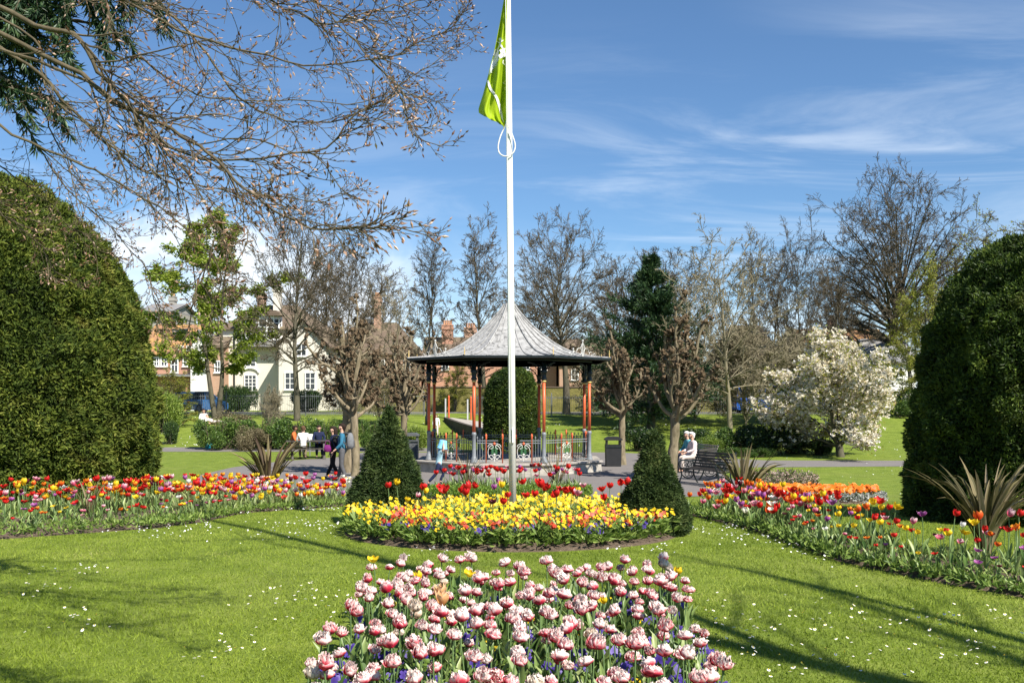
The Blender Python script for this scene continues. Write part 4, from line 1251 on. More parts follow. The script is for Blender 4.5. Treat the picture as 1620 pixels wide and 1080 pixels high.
def shell_tree(H, seed, tr, env, n1=34, clear=.22, lead=.9, rise=.5, arch=.12, bark='bark', twig='twig', twr=.0108, k2=7, k3=6, k4=5, l2=.36, leaf=None, nleaf=0, leafL=.16, stems=1, wob=.10, rm=.42, thick=.016):
    """tree whose limbs reach out to an outline env(height share) -> radius share of H; clear: height of the lowest limbs"""
    global rng
    keep = rng; rng = np.random.default_rng(seed)
    tk, cr = MB(), MB(); leads = []
    for s_ in range(stems):
        ang = s_ * 2.3 + rng.random(); off = 0 if stems == 1 else .03 * H
        d0 = np.array([[off * math.cos(ang) * 2.2 / H, off * math.sin(ang) * 2.2 / H, 1.]])
        P, r = grow(np.array([[.25 * off * math.cos(ang), .25 * off * math.sin(ang), -.15]]), d0, np.array([H * lead]), np.array([tr / stems ** .4]), 20, .045, .04, .05, .8)
        tk.tubes(P, r, 10); leads.append((P[0], r[0]))
    h = clear + (1 - clear) * (np.arange(n1) + rng.random(n1)) / n1; az = np.arange(n1) * 2.39996 + rng.random(n1) * .7
    R0 = env(h) * H * (.78 + .27 * rng.random(n1))
    E = np.stack([R0 * np.cos(az), R0 * np.sin(az), h * H * (.98 + .04 * rng.random(n1))], -1)
    za = np.clip((clear * .9 + (h - clear) * rise) * H + rng.normal(size=n1) * .02 * H, clear * .75 * H, lead * H * .96)
    A = np.zeros((n1, 3)); ra = np.zeros(n1)
    for i in range(n1):
        P, r = leads[i % stems]
        A[i] = [np.interp(za[i], P[:, 2], P[:, j]) for j in range(3)]; ra[i] = np.interp(za[i], P[:, 2], r)
        E[i, :2] += A[i, :2] * .6
    L = np.linalg.norm(E - A, axis=1)
    C = A * .5 + E * .5 + np.array([0, 0, 1.]) * (arch * L)[:, None] + rng.normal(size=A.shape) * (.05 * L)[:, None]
    t = np.linspace(0, 1, 14)[None, :, None]
    P1 = A[:, None] * (1 - t) ** 2 + C[:, None] * 2 * t * (1 - t) + E[:, None] * t ** 2
    wv = np.cumsum(rng.normal(size=P1.shape), 1); P1 = P1 + wv * (wob * .12 * L / 4)[:, None, None] * t
    R1 = np.minimum(ra * rm * (.7 + .5 * rng.random(n1)), .02 + thick * L)[:, None] * (1 - .86 * t[..., 0] ** .9)
    tk.tubes(P1, R1, 6)
    gens = crown_levels(P1, R1, [(k2, .22, 1, .4, .85, l2, 7, .2, .02, .5), (k3, .12, 1, .4, .9, .50, 5, .26, .015, .55), (k4, .1, 1, .35, .85, .6, 3, .3, .01, .65)], H)
    for i, (p, r_) in enumerate(gens):
        cr.tubes(p, np.maximum(r_, (.016, .010, twr)[i]), (4, 3, 3)[i], v=rng.random(len(p)))
    mats = [M[twig]]
    if leaf:
        mats.append(M[leaf]); pk = np.concatenate([gens[2][0].reshape(-1, 3), gens[1][0][:, 2:].reshape(-1, 3)]); pk = pk[rng.integers(0, len(pk), nleaf)] + rng.normal(size=(nleaf, 3)) * .10
        cr.leaves(pk, leafL * (.6 + .8 * rng.random(nleaf)), leafL * .6, unit(rng.normal(size=(nleaf, 3)) + np.array([0, 0, -.2])), None, None, 1)
    rng = keep
    o = cr.build('crown', mats, link=False); me = o.data; bpy.data.objects.remove(o)
    return data(tk, 'trunk', M[bark]), me, H


def egg(w, lo=.22, mid=.5, top=1.0):
    """outline: narrow at lo, widest w at mid, closing at top"""
    def f(h):
        u_ = np.where(h < mid, (mid - h) / (mid - lo + 1e-6), (h - mid) / (top - mid))
        return w * np.sqrt(np.clip(1 - np.clip(u_, 0, 1) ** 2 * np.where(h < mid, .75, .97), .02, 1))
    return f
def spire(w, lo=.2):
    return lambda h: w * np.clip(np.minimum((h - lo + .22) / .3, 1), .3, 1) * np.clip((1.10 - h) / .75, .12, 1) ** .75


def plant_tree(T, px, d, top_py, label, cat='tree', name='bare_tree', group=None, wx=1.0, rz=None, z=None):
    X = (px - 810) * d / 1500; zb = gz(d) if z is None else z; h = EYE + (635 - top_py) * d / 1500 - zb
    s = h / T[2]
    r = thing(name, label, cat, (X, d, zb), random.random() * 6.28 if rz is None else rz, 1, group)
    r.scale = (s * wx, s * wx, s)
    child('trunk', T[0], r); child('crown', T[1], r)
    return r


G_ = 'bare trees behind the park fence'
tall_a = shell_tree(14, 1, .21, spire(.20), 36, .20, .93, .62, .02)
tall_b = shell_tree(14, 2, .20, egg(.19, .2, .55), 40, .18, .8, .45, .05, stems=3)
tall_c = shell_tree(13, 3, .25, egg(.30, .22, .52), 38, .24, .85, .5, .06)
tall_d = shell_tree(14, 13, .19, spire(.19), 36, .16, .92, .6, .02, stems=2)
open_a = shell_tree(11, 4, .15, egg(.30, .18, .5), 28, .20, .85, .5, .05, 'twig_pale', 'twig_pale', k2=6, k3=5)
round_a = shell_tree(15, 5, .34, egg(.29, .28, .62), 40, .30, .72, .42, .10, k3=7, twr=.0125, rm=.55, thick=.024)
broad = shell_tree(22, 6, .62, egg(.32, .25, .56), 50, .30, .66, .36, .13, bark='dark_bark', twr=.0175, k2=8, k3=7, k4=5, rm=.66, thick=.032)
leaf_a = shell_tree(13, 7, .20, lambda h: egg(.28, .2, .42)(h) * (.75 + .35 * np.sin(h * 19)), 30, .24, .9, .8, .0, leaf='spring', nleaf=26000, leafL=.18, stems=2, k3=5)
leaf_y = shell_tree(12, 8, .14, spire(.20, .1), 26, .12, .9, .6, .03, leaf='spring_yellow', nleaf=9000, leafL=.15, stems=3, k2=6, k3=5)
leaf_p = shell_tree(14, 9, .2, egg(.26, .15, .5), 34, .16, .8, .45, .06, leaf='spring_yellow', nleaf=4500, leafL=.14, stems=2)
bushy = bare_tree('j', 6, 10, .07, .95, .05, .01, forks=6, fork_at=.06, dens=.85, bark='twig_pale', twig='twig_pale', twr=.010)

plant_tree(leaf_a, 343, 61, 338, 'two stemmed tree with fresh green leaves before the white gabled terrace', name='leafing_tree', wx=1.25, rz=0.4)
plant_tree(tall_c, 470, 60, 300, 'bare tree with thick ivy grey trunk before the cream house', wx=.82)
plant_tree(tall_b, 553, 66, 352, 'many stemmed dense bare tree between the two tall cream house chimneys', wx=1.0)
plant_tree(tall_d, 683, 76, 362, 'slim bare tree rising just left of the bandstand roof', wx=.92)
plant_tree(tall_a, 768, 77, 345, 'bare tree just left of the flagpole above the bandstand roof', wx=1.0)
plant_tree(round_a, 896, 64, 342, 'round topped bare tree just right of the flagpole', wx=.98)
plant_tree(tall_c, 1010, 82, 398, 'low twiggy bare tree partly behind the dark conifer', wx=1.35)
plant_tree(open_a, 1155, 52, 363, 'pale open bare tree inside the fence with a clean straight trunk', wx=1.1)
plant_tree(tall_a, 1196, 66, 372, 'thin bare tree close to the right of the pale open tree', wx=.8)
plant_tree(tall_b, 1262, 80, 355, 'narrow upright bare tree left of the giant beech', wx=.85)
plant_tree(tall_a, 1318, 84, 418, 'small bare tree standing directly before the orange roof', wx=1.1)
plant_tree(broad, 1395, 88, 274, 'giant broad crowned bare beech, tallest of the far trees', wx=1.05, rz=1.0)
plant_tree(leaf_y, 1462, 62, 410, 'yellow green budding tree beside the dark yew on the right', name='leafing_tree', wx=.95)
plant_tree(leaf_p, 1590, 74, 332, 'pale budding tree above the dark yew at the right edge', name='leafing_tree', wx=1.25)
plant_tree(tall_d, 1490, 90, 380, 'bare tree between the giant beech and the pale budding tree', wx=.9)
plant_tree(open_a, 620, 84, 430, 'small pale bare tree behind the pollards left of the bandstand', wx=1.1)
plant_tree(open_a, 1105, 74, 420, 'pale bare tree between the conifer and the clean trunked tree', wx=1.1)
plant_tree(tall_c, 1085, 104, 395, 'far bare tree rising between the fir and the pale open tree', wx=1.2)
plant_tree(tall_d, 1225, 102, 392, 'far slim bare tree just left of the narrow upright one', wx=1.1)
plant_tree(tall_c, 1345, 110, 408, 'far low bare tree beside the left side of the giant beech', wx=1.2)
plant_tree(tall_a, 960, 108, 420, 'far bare tree between the round topped tree and the fir', wx=1.3)
plant_tree(tall_c, 830, 110, 425, 'far bare tree right behind the flagpole above the bandstand', wx=1.2)
plant_tree(tall_d, 610, 106, 415, 'far bare tree left of the slim one by the bandstand', wx=1.2)
plant_tree(tall_c, 510, 100, 395, 'far bare tree behind the cream house roof', wx=1.1)
plant_tree(leaf_y, 1440, 74, 470, 'yellow green shrubby tree before the white cottage wing', name='leafing_tree', wx=1.3)
plant_tree(leaf_y, 720, 72, 575, 'low yellow green shrub tree seen under the bandstand roof', name='leafing_tree', wx=2.0, z=1.7)
plant_tree(leaf_y, 278, 57, 585, 'yellow green bush beside the right flank of the left yew', name='leafing_shrub', cat='shrub', wx=1.8, z=.6)
plant_tree(bushy, 425, 50, 610, 'slender pale sapling on the left bank', name='bare_shrub', cat='shrub', wx=.5)
plant_tree(bushy, 600, 58, 560, 'pale leafless shrub behind the second left pollard', name='bare_shrub', cat='shrub', wx=1.0)
plant_tree(bushy, 1180, 58, 510, 'wide drooping brown leafless shrub before the dark barn roof', name='bare_shrub', cat='shrub', wx=1.2)
plant_tree(bushy, 1245, 60, 525, 'brown leafless shrub left of the white magnolia', name='bare_shrub', cat='shrub', wx=1.0)
plant_tree(bushy, 1100, 60, 540, 'brown leafless shrub behind the right pollards', name='bare_shrub', cat='shrub', wx=1.1)
plant_tree(bushy, 965, 62, 530, 'brown leafless shrub right of the bandstand roof', name='bare_shrub', cat='shrub', wx=1.2)

# ---- conifer
M['fir'] = m_leaf('fir_needles', [(0, (.010, .030, .012)), (.5, (.026, .060, .022)), (1, (.07, .12, .04))], .5, .15, 0, .6)
def conifer(px, d, top_py, halfw_px, label):
    X = (px - 810) * d / 1500; zb = gz(d); H = EYE + (635 - top_py) * d / 1500 - zb; Rw = halfw_px * d / 1500 * 1.85
    r = thing('fir_tree', label, 'tree', (X, d, zb))
    MB().tubes(np.array([(0, 0, -.2), (0, .05, H * .5), (0, 0, H)]), np.array([.28, .16, .02]), 9).build('trunk', M['bark'], r, smooth=True)
    n = 230; h = rng.random(n) ** .9 * .93 + .07; az = rng.random(n) * 6.283
    L = Rw * np.clip((1.03 - h) * 1.32, .05, 1) * (.55 + .7 * rng.random(n)) * (.85 + .25 * np.sin(h * 40)); 
    P, rr_ = grow(np.stack([0 * h, 0 * h, h * H - .1], -1), np.stack([np.cos(az), np.sin(az), -.05 + .55 * h], -1), L, np.full(n, .03), 6, .14, .025, .2)
    cr = MB().tubes(P, rr_, 4)
    k = 110; t = rng.random((n, k)) ** .7; f = t * 6; i = np.clip(f.astype(int), 0, 5); f = (f - i)[..., None]; bi = np.arange(n)[:, None]
    q = P[bi, i] * (1 - f) + P[bi, i + 1] * f; tg = unit(P[bi, i + 1] - P[bi, i])
    dd = unit(tg + rng.normal(size=q.shape) * .6 + np.array([0, 0, .25])); q = q + rng.normal(size=q.shape) * .10
    cr.leaves(q.reshape(-1, 3), .34, .085, dd.reshape(-1, 3), None, None, 1)
    cr.build('crown', [M['bark'], M['fir']], r)
conifer(1030, 56, 410, 66, 'dark green fir rising behind the right pollards')

# ---- pollards
M['pollard_bark'] = m_bark('pollard_bark', (.075, .058, .038), (.30, .24, .165), (.17, .15, .075), 8, .9)
M['knuckle'] = m_bark('knuckle_bark', (.032, .022, .013), (.185, .132, .080), (.115, .08, .045), 18, 1.0)
def pollard(seed, H=5.0, tr=.165, clear=2.25, wid=1.75):
    global rng
    keep = rng; rng = np.random.default_rng(seed)
    tk, cr = MB(), MB()
    P, r = grow(np.array([[0, 0, -.1]]), np.array([[.02, 0, 1.]]), np.array([clear + .2]), np.array([tr]), 10, .05, .05, .72)
    r[0, 0] *= 1.35; r += rng.normal(size=r.shape) * .012
    tk.tubes(P, r, 12)
    n = 15; az = np.arange(n) * 2.4 + rng.random(n) * .5; el = np.linspace(.15, 1.45, n)
    d = np.stack([np.cos(az) * np.cos(el), np.sin(az) * np.cos(el), np.sin(el)], -1)
    st = P[0, -1] + np.array([0, 0, -.55]) * (1 - np.linspace(0, 1, n))[:, None] + d * .02
    L = np.where(el < .9, wid * (.75 + .35 * rng.random(n)), (H - clear) * (.72 + .28 * rng.random(n)))
    L[-1] = (H - clear) * 1.0
    P1, R1 = grow(st, d, L, np.full(n, tr * .46) * (.8 + .4 * rng.random(n)), 9, .22, .16, .42)
    tk.tubes(P1, R1, 8)
    q = spawn(P1, R1, 5, .32, 1, .6, 1.15, .32, .66, .35)
    P2, R2 = grow(q[0], q[1], np.clip(q[2], .22, .62), np.clip(q[3], .030, .055), 6, .32, .12, .62)
    tk.tubes(P2, R2, 6)
    q = spawn(P2, R2, 2, .3, 1, .7, 1.3, .42, .7, .3)
    P3, R3 = grow(q[0], q[1], np.clip(q[2], .08, .2), np.clip(q[3], .016, .03), 3, .4, .1, .7)
    cr.tubes(P3, R3, 5)
    ends = np.concatenate([P1[:, -1], P2[:, -1], P3[:, -1], P1[:, 7], P2[:, 4]])
    sz = np.concatenate([np.full(len(P1), .075), np.full(len(P2), .056), np.full(len(P3), .040), np.full(len(P1), .055), np.full(len(P2), .036)]) * (.65 + .7 * rng.random(len(ends)))
    t = np.linspace(0, PI, 7); a = np.linspace(0, 2 * PI, 9, endpoint=False)
    for c, s in zip(ends, sz):
        U = np.stack([np.sin(t)[:, None] * np.cos(a), np.sin(t)[:, None] * np.sin(a), np.repeat(np.cos(t)[:, None], 9, 1)], -1)
        rad = s * (1 + 1.0 * vnoise(U + c * 7, 2.8, seed))
        cr.grid(c + U * rad[..., None], rng.random(), 1, closed=True)
    k = 4; c = np.repeat(ends, k, 0); s = np.repeat(sz, k); d = unit(rng.normal(size=(len(c), 3)) + np.array([0, 0, .3]))
    p = c + d * (s * .5)[:, None]
    P4, R4 = grow(p, d, .05 + .085 * rng.random(len(p)), np.full(len(p), .019) * (.6 + .8 * rng.random(len(p))), 3, .45, .1, .75)
    cr.tubes(P4, R4, 5, m=1)
    rng = keep
    a_ = data(tk, 'trunk', M['pollard_bark']); o = cr.build('crown', [M['pollard_bark'], M['knuckle']], link=False, smooth=True); b_ = o.data; bpy.data.objects.remove(o)
    return a_, b_, H
pol = [pollard(s) for s in (51, 52, 53)]
def place_pollard(T, px, d, top, label, rz, wx=1.0, px_w=1.0):
    X = (px - 810) * d / 1500; h = EYE + (635 - top) * d / 1500 - gz(d); s = h / T[2]
    r = thing('pollard_tree', label, 'tree', (X, d, gz(d)), rz); r.scale = (s * wx, s * wx, s)
    child('trunk', T[0], r); child('crown', T[1], r)
place_pollard(pol[0], 562, 30.6, 494, 'knobbly pollarded tree behind the walkers with backpacks', .3, .84)
place_pollard(pol[1], 638, 38.5, 530, 'pollarded tree immediately left of the bandstand', 1.0, .98)
place_pollard(pol[2], 984, 36, 520, 'pollarded tree with a curved low limb right beside the bandstand', 2.2, .88)
place_pollard(pol[0], 1064, 28.8, 493, 'largest pollarded tree standing beside the park benches', 4.2, 1.0)
# older trunk close behind the first pollard
Pq, rq = grow(np.array([[0, 0, -.1]]), np.array([[0, 0, 1.]]), np.array([3.4]), np.array([.27]), 9, .05, .05, .8)
t_ = thing('pollard_tree', 'thick mossy old pollard half hidden behind the trunk by the walkers', 'tree', (-5.55, 32.2, 0))
MB().tubes(Pq, rq, 12).build('trunk', M['pollard_bark'], t_, smooth=True); o = child('crown', pol[2][1], t_, (0, 0, .6), (0, 0, .7), .80)

# ---- magnolia
M['magnolia'] = mat('magnolia_petal', lambda nt: leafy(nt, ramp(nt, attr(nt), [(0, (.46, .34, .16)), (.3, (.70, .62, .42)), (.65, (.82, .77, .66)), (1, (.86, .79, .77))]), .5, .3, .2))
def magnolia(px, d, label):
    n = 13; X = (px - 810) * d / 1500; r = thing('magnolia_tree', label, 'tree', (X, d, gz(d)), 2.0, .96); r.scale = (1.10, 1.10, .97)
    tk, cr = MB(), MB()
    P, rr_ = grow(np.array([[0, 0, -.1]]), np.array([[0, 0, 1.]]), np.array([.8]), np.array([.17]), 5, .1, 0, .8)
    tk.tubes(P, rr_, 9)
    az = np.arange(n) * 2.4; el = np.linspace(.0, 1.4, n)
    dd = np.stack([np.cos(az) * np.cos(el), np.sin(az) * np.cos(el), np.sin(el)], -1)
    P1, R1 = grow(np.repeat(P[:, -1], n, 0) - np.array([0, 0, .25]) * rng.random((n, 1)), dd, 3.0 + 1.5 * np.sin(el) ** 2, np.full(n, .065), 9, .2, .03, .2); tk.tubes(P1, R1, 6)
    g = crown_levels(P1, R1, [(9, .3, 1, .5, 1.0, .42, 6, .25, .06, .5), (6, .2, 1, .5, 1.0, .5, 4, .3, .08, .5)], 5)
    for p, q in g: cr.tubes(p, np.maximum(q, .011), 4)
    pts = np.concatenate([P1[:, 5:].reshape(-1, 3), g[0][0][:, 1:].reshape(-1, 3), g[1][0][:, 1:].reshape(-1, 3)]); pts = pts[pts[:, 2] > .7]
    c = pts[rng.integers(0, len(pts), 6000)] + rng.normal(size=(6000, 3)) * .13
    cc = np.repeat(c, 7, 0); d0 = unit(rng.normal(size=cc.shape) * .8 + np.array([0, 0, .55])); vv = np.repeat(rng.random(6000), 7) * .6 + rng.random(len(cc)) * .4
    cr.leaves(cc, .12, .07, d0, None, vv, 1)
    c = pts[rng.integers(0, len(pts), 9000)] + rng.normal(size=(9000, 3)) * .15
    cr.leaves(c, .13, .06, None, None, None, 2)
    tk.build('trunk', M['bark'], r, smooth=True); cr.build('crown', [M['bark'], M['magnolia'], M['spring_yellow']], r)
magnolia(1330, 41, 'spreading magnolia covered in creamy white blossom on the right lawn')

# ---- shrubs: leafy mounds
M['shrub'] = m_leaf('shrub_leaf', [(0, (.025, .060, .012)), (.5, (.065, .125, .020)), (1, (.17, .25, .05))], .45, .3, .3)
M['shrub_light'] = m_leaf('light_shrub_leaf', [(0, (.08, .14, .015)), (.5, (.17, .25, .03)), (1, (.32, .38, .09))], .5, .35, .2)
M['shrub_dark'] = m_leaf('dark_shrub_leaf', [(0, (.010, .026, .008)), (.5, (.024, .052, .014)), (1, (.08, .13, .03))], .35, .15, .2)
M['shrub_brown'] = m_leaf('brown_shrub_leaf', [(0, (.05, .038, .02)), (.5, (.13, .10, .05)), (1, (.28, .24, .13))], .6, .2, .2)
def shrub_data(seed, m, n=9500, L=.13, lumps=11, twigs=40):
    global rng
    keep = rng; rng = np.random.default_rng(seed)
    C = np.stack([rng.normal(size=lumps) * .42, rng.normal(size=lumps) * .32, .32 + .36 * rng.random(lumps)], -1); rad = .20 + .28 * rng.random(lumps)
    i = rng.integers(0, lumps, n); dr = unit(rng.normal(size=(n, 3))); q = C[i] + dr * (rad[i] * (.35 + .65 * rng.random(n) ** .5))[:, None]
    q = q[q[:, 2] > .0]; nn = unit(q - C.mean(0))
    lf = MB().leaves(q, L * (.6 + .7 * rng.random(len(q))), L * .5, unit(nn + rng.normal(size=q.shape) * .8 + np.array([0, 0, .2])), unit(nn + rng.normal(size=q.shape) * .6))
    tw = MB(); P, r = grow(rng.normal(size=(twigs, 3)) * np.array([.2, .2, 0]), unit(rng.normal(size=(twigs, 3)) * .6 + np.array([0, 0, 1.])), .5 + .6 * rng.random(twigs), np.full(twigs, .014), 6, .2, .05, .3)
    tw.tubes(P, r, 4); rng = keep
    return data(lf, 'foliage', m), data(tw, 'stem', M['twig'])
SH = {k: [shrub_data(60 + i + 10 * j, M[m], L=L) for i in range(2)] for j, (k, m, L) in enumerate((('green', 'shrub', .075), ('light', 'shrub_light', .07), ('dark', 'shrub_dark', .085), ('brown', 'shrub_brown', .06)))}
def shrub(kind, px, base_py, top_py, w_px, d, label, z=None):
    X = (px - 810) * d / 1500; zb = gz(d) if z is None else z; h = max(EYE + (635 - top_py) * d / 1500 - zb, .3) / 1.18; w = w_px * d / 1500
    r = thing('shrub', label, 'shrub', (X, d, zb), random.uniform(-.6, .6)); r.scale = (w / 1.8, w / 1.8, h / 1.0)
    a, b = random.choice(SH[kind]); child('foliage', a, r); child('stem', b, r)
for a in (('green', 345, 700, 655, 80, 47.2, 'green shrub with rusty top on the left bank, leftmost of the shrub row'),
          ('brown', 362, 660, 643, 70, 50.5, 'rusty brown shrub on the left bank below the people sitting on the grass'),
          ('brown', 392, 700, 668, 60, 46.5, 'brownish twiggy shrub behind the tall bronze phormium'),
          ('green', 415, 700, 652, 90, 48.2, 'bright green shrub behind the tall bronze phormium'),
          ('green', 470, 700, 650, 85, 47.6, 'bright green shrub behind the picnic table, left of the white notice'),
          ('green', 516, 700, 652, 60, 47.0, 'green shrub between the picnic table and the walkers'),
          ('green', 590, 705, 655, 55, 46.5, 'green shrub between the first two pollards'),
          ('light', 655, 700, 662, 50, 46.8, 'yellow green shrub by the grey litter bin left of the bandstand'),
          ('light', 262, 650, 600, 60, 55, 'light green bush by the fence next to the left yew'),
          ('dark', 268, 690, 660, 30, 50, 'small dark green bush on the left bank near the yew'),
          ('dark', 1100, 715, 668, 60, 45, 'dark glossy shrub behind the people on the bench'),
          ('light', 1125, 715, 685, 45, 43.6, 'variegated pale green shrub right of the people on the bench'),
          ('green', 1085, 720, 690, 40, 42.5, 'low green shrub beside the trunk of the largest pollard'),
          ('green', 1165, 720, 665, 70, 44, 'green shrub in front of the pale open bare tree'),
          ('dark', 1205, 725, 660, 85, 43.5, 'large dark evergreen shrub below the blue van'),
          ('dark', 1250, 725, 650, 75, 44, 'large dark evergreen shrub left of the magnolia trunk'),
          ('green', 1150, 728, 705, 50, 41, 'low green shrub edging the path behind the benches'),
          ('green', 1195, 728, 706, 50, 41, 'low bright shrub edging the path below the dark evergreen'),
          ('dark', 1295, 722, 690, 50, 42.5, 'small dark laurel at the foot of the magnolia'),
          ('dark', 1245, 640, 560, 70, 58, 'tall dark evergreen beside the left flank of the magnolia crown'),
          ('dark', 1010, 700, 670, 60, 46, 'dark shrub between the two right pollards'),
          ('brown', 1030, 728, 700, 40, 38, 'pinkish brown low shrub between the right pollard trunks'),
          ('green', 1430, 660, 610, 70, 62, 'green shrub beyond the fence right of the magnolia'),
          ('dark', 365, 640, 600, 40, 74, 'dark clipped bush before the brick terrace, nearer its white gable'),
          ('dark', 385, 640, 600, 30, 74, 'dark clipped bush left of the cream house door window'),
          ('dark', 480, 645, 610, 60, 74, 'dark bush before the right wing of the cream house'),
          ('brown', 560, 640, 575, 90, 76, 'brown hedge shrub behind the first pollard'),
          ('brown', 640, 640, 590, 80, 76, 'brown hedge shrub left of the bandstand columns'),
          ('dark', 1000, 640, 560, 90, 74, 'dark evergreen shrub right of the bandstand beyond the road'),
          ('dark', 1075, 640, 555, 90, 76, 'dark evergreen mass behind the largest pollard'),
          ('dark', 1150, 640, 590, 80, 76, 'dark evergreen behind the clean trunked pale tree'),
          ('brown', 930, 640, 560, 90, 76, 'russet brown shrub behind the right bandstand columns')):
    shrub(*a)

# ---- budding beech whose branches hang in from the left, and a dark conifer bough over it
M['bud'] = m_leaf('beech_bud', [(0, (.10, .05, .03)), (.45, (.28, .15, .085)), (.8, (.52, .34, .24)), (1, (.72, .56, .46))], .45, .3, 0)
M['beech_bark'] = m_bark('beech_bark', (.045, .034, .023), (.14, .108, .072), (.10, .09, .045), 14, .4)
bt = thing('beech_tree', 'budding beech with long drooping twigs hanging across the upper left sky', 'tree', (-7.2, 5.2, gz(5)))
base = np.array([-7.2, 5.2, gz(5)])
tk, cr = MB(), MB()
tk.tubes(np.array([(0, 0, -.2), (.05, 0, 2), (.1, .1, 5), (.3, .2, 9)]), np.array([.42, .34, .26, .12]), 14)
guides = [  # (start height share on trunk, depth, picture course)
    [(-330, -260), (-120, -130), (60, -50), (200, -5), (330, 55), (470, 92), (600, 80), (690, 45), (738, 8)],
    [(-330, -200), (-100, -90), (60, 20), (150, 40), (230, 110), (300, 150), (420, 160), (540, 160), (640, 110), (712, 60)],
    [(-320, -160), (-120, -60), (80, 40), (155, 60), (180, 120), (215, 160), (270, 230), (330, 265), (440, 280), (540, 260), (610, 200)],
    [(-300, -120), (-100, -20), (60, 60), (78, 100), (90, 150), (135, 200), (200, 250), (270, 300), (350, 345), (400, 390), (372, 450)],
    [(-300, -60), (-90, 30), (40, 110), (110, 180), (160, 230), (220, 270), (300, 290), (400, 310), (500, 320), (560, 300)],
    [(-290, -260), (-60, -190), (150, -130), (300, -60), (420, -10), (520, 40), (600, 30), (680, 10)],
    [(-290, 0), (-90, 70), (20, 150), (60, 220), (110, 280), (170, 330), (220, 390), (235, 440), (232, 500)],
    [(-290, -300), (0, -230), (200, -150), (380, -90), (500, -20), (580, 60), (640, 130), (672, 205)],
    [(-280, 60), (-80, 130), (20, 210), (120, 260), (180, 285), (260, 330), (310, 370), (350, 420), (345, 470), (330, 505)],
    [(-280, 90), (-120, 170), (-20, 250), (50, 300), (100, 345), (140, 370), (175, 400)],
    [(-280, -60), (-100, 0), (90, 90), (200, 150), (260, 180), (320, 225), (380, 300), (440, 350), (520, 365), (560, 370)],
    [(-280, -100), (-60, -60), (130, 0), (240, 20), (330, 95), (390, 170), (470, 215), (560, 215), (640, 185), (690, 190)],
    [(-280, 30), (-60, 110), (60, 170), (90, 230), (130, 290), (190, 300), (250, 340), (290, 400)],
    [(-280, -20), (-80, 50), (20, 90), (130, 150), (210, 215), (300, 320), (330, 400), (300, 470), (296, 520)],
    [(-200, -280), (60, -200), (260, -120), (420, -50), (540, -10), (660, -30)],
    [(-280, 120), (-150, 210), (-60, 290), (0, 330), (60, 370), (90, 420)],
]
for gi, g in enumerate(guides):
    g = np.array(g, float); dep = 5.2 + 1.5 * math.sin(gi * 2.3) + np.linspace(.0, 1.0, len(g)) * math.sin(gi * 1.7) * .9
    Q = np.array([at(a, b, c) for (a, b), c in zip(g, dep)]) - base
    root = np.array([.1, .1, np.clip(Q[0, 2] * .8 + .3, 2.4, 7)])
    Q = smooth_line(np.concatenate([root[None], Q]), 44)
    Q = Q + np.cumsum(rng.normal(size=Q.shape), 0) * .008
    big = .0105 if gi in (0, 1, 2, 4, 10, 11) else .0075
    rad = np.interp(np.linspace(0, 1, 44), [0, .15, .35, .7, 1], [big * 2.0, big * 1.1, big * .85, big * .42, .003])
    (tk if gi in (0, 1, 2, 4, 10, 11) else cr).tubes(Q, rad, 7)
    Q, rad = Q[None, 12:], rad[None, 12:]
    q = spawn(Q, rad, 15 if gi in (3, 8, 9, 12, 13, 15) else 32, .05, 1, .35, .9, .0, .5, 0)
    Ls = (.14 + .40 * rng.random(len(q[0]))) * np.linspace(1.15, .45, len(q[0]))
    P1, R1 = grow(q[0], q[1] + np.array([.35, 0, -.12]), Ls, np.clip(q[3], .0028, .0055), 9, .22, -.03, .5)
    cr.tubes(P1, R1, 5)
    q = spawn(P1, R1, 5, .12, 1, .35, .9, .45, .7, .4)
    P2, R2 = grow(q[0], q[1], np.maximum(q[2], .07), np.clip(q[3], .0017, .003), 5, .25, .03, .6)
    cr.tubes(P2, R2, 4)
    q = spawn(P2, R2, 2, .2, .9, .4, .9, .4, .8, .3)
    P3, R3 = grow(q[0], q[1], np.maximum(q[2], .04), np.clip(q[3], .0015, .0022), 3, .2, .05, .7)
    cr.tubes(P3, R3, 3)
    bp = np.concatenate([P1[:, -1], P2[:, -1], P3[:, -1], P2[:, 3]]); bd = np.concatenate([P1[:, -1] - P1[:, -2], P2[:, -1] - P2[:, -2], P3[:, -1] - P3[:, -2], P2[:, 3] - P2[:, 2] + rng.normal(size=P2[:, 3].shape) * .02])
    kp = rng.random(len(bp)) < .75; bp, bd = bp[kp], unit(bd[kp]); s = .016 + .018 * rng.random(len(bp)); v = rng.random(len(bp))
    x = unit(np.cross(bd, rng.normal(size=bd.shape))); y = np.cross(bd, x); w_ = (s * .17)[:, None]; m_ = bp + bd * (s * .42)[:, None]
    V = np.stack([bp, m_ + x * w_, m_ + y * w_, m_ - x * w_, m_ - y * w_, bp + bd * s[:, None]], 1)
    i = np.arange(len(bp))[:, None] * 6
    F = np.concatenate([i + np.array([[0, b, a]]) for a, b in ((1, 2), (2, 3), (3, 4), (4, 1))] + [i + np.array([[5, a, b]]) for a, b in ((1, 2), (2, 3), (3, 4), (4, 1))])
    cr.add(V, [F], np.repeat(v, 6), 1)
tk.build('trunk', M['beech_bark'], bt, smooth=True); cr.build('crown', [M['beech_bark'], M['bud']], bt)

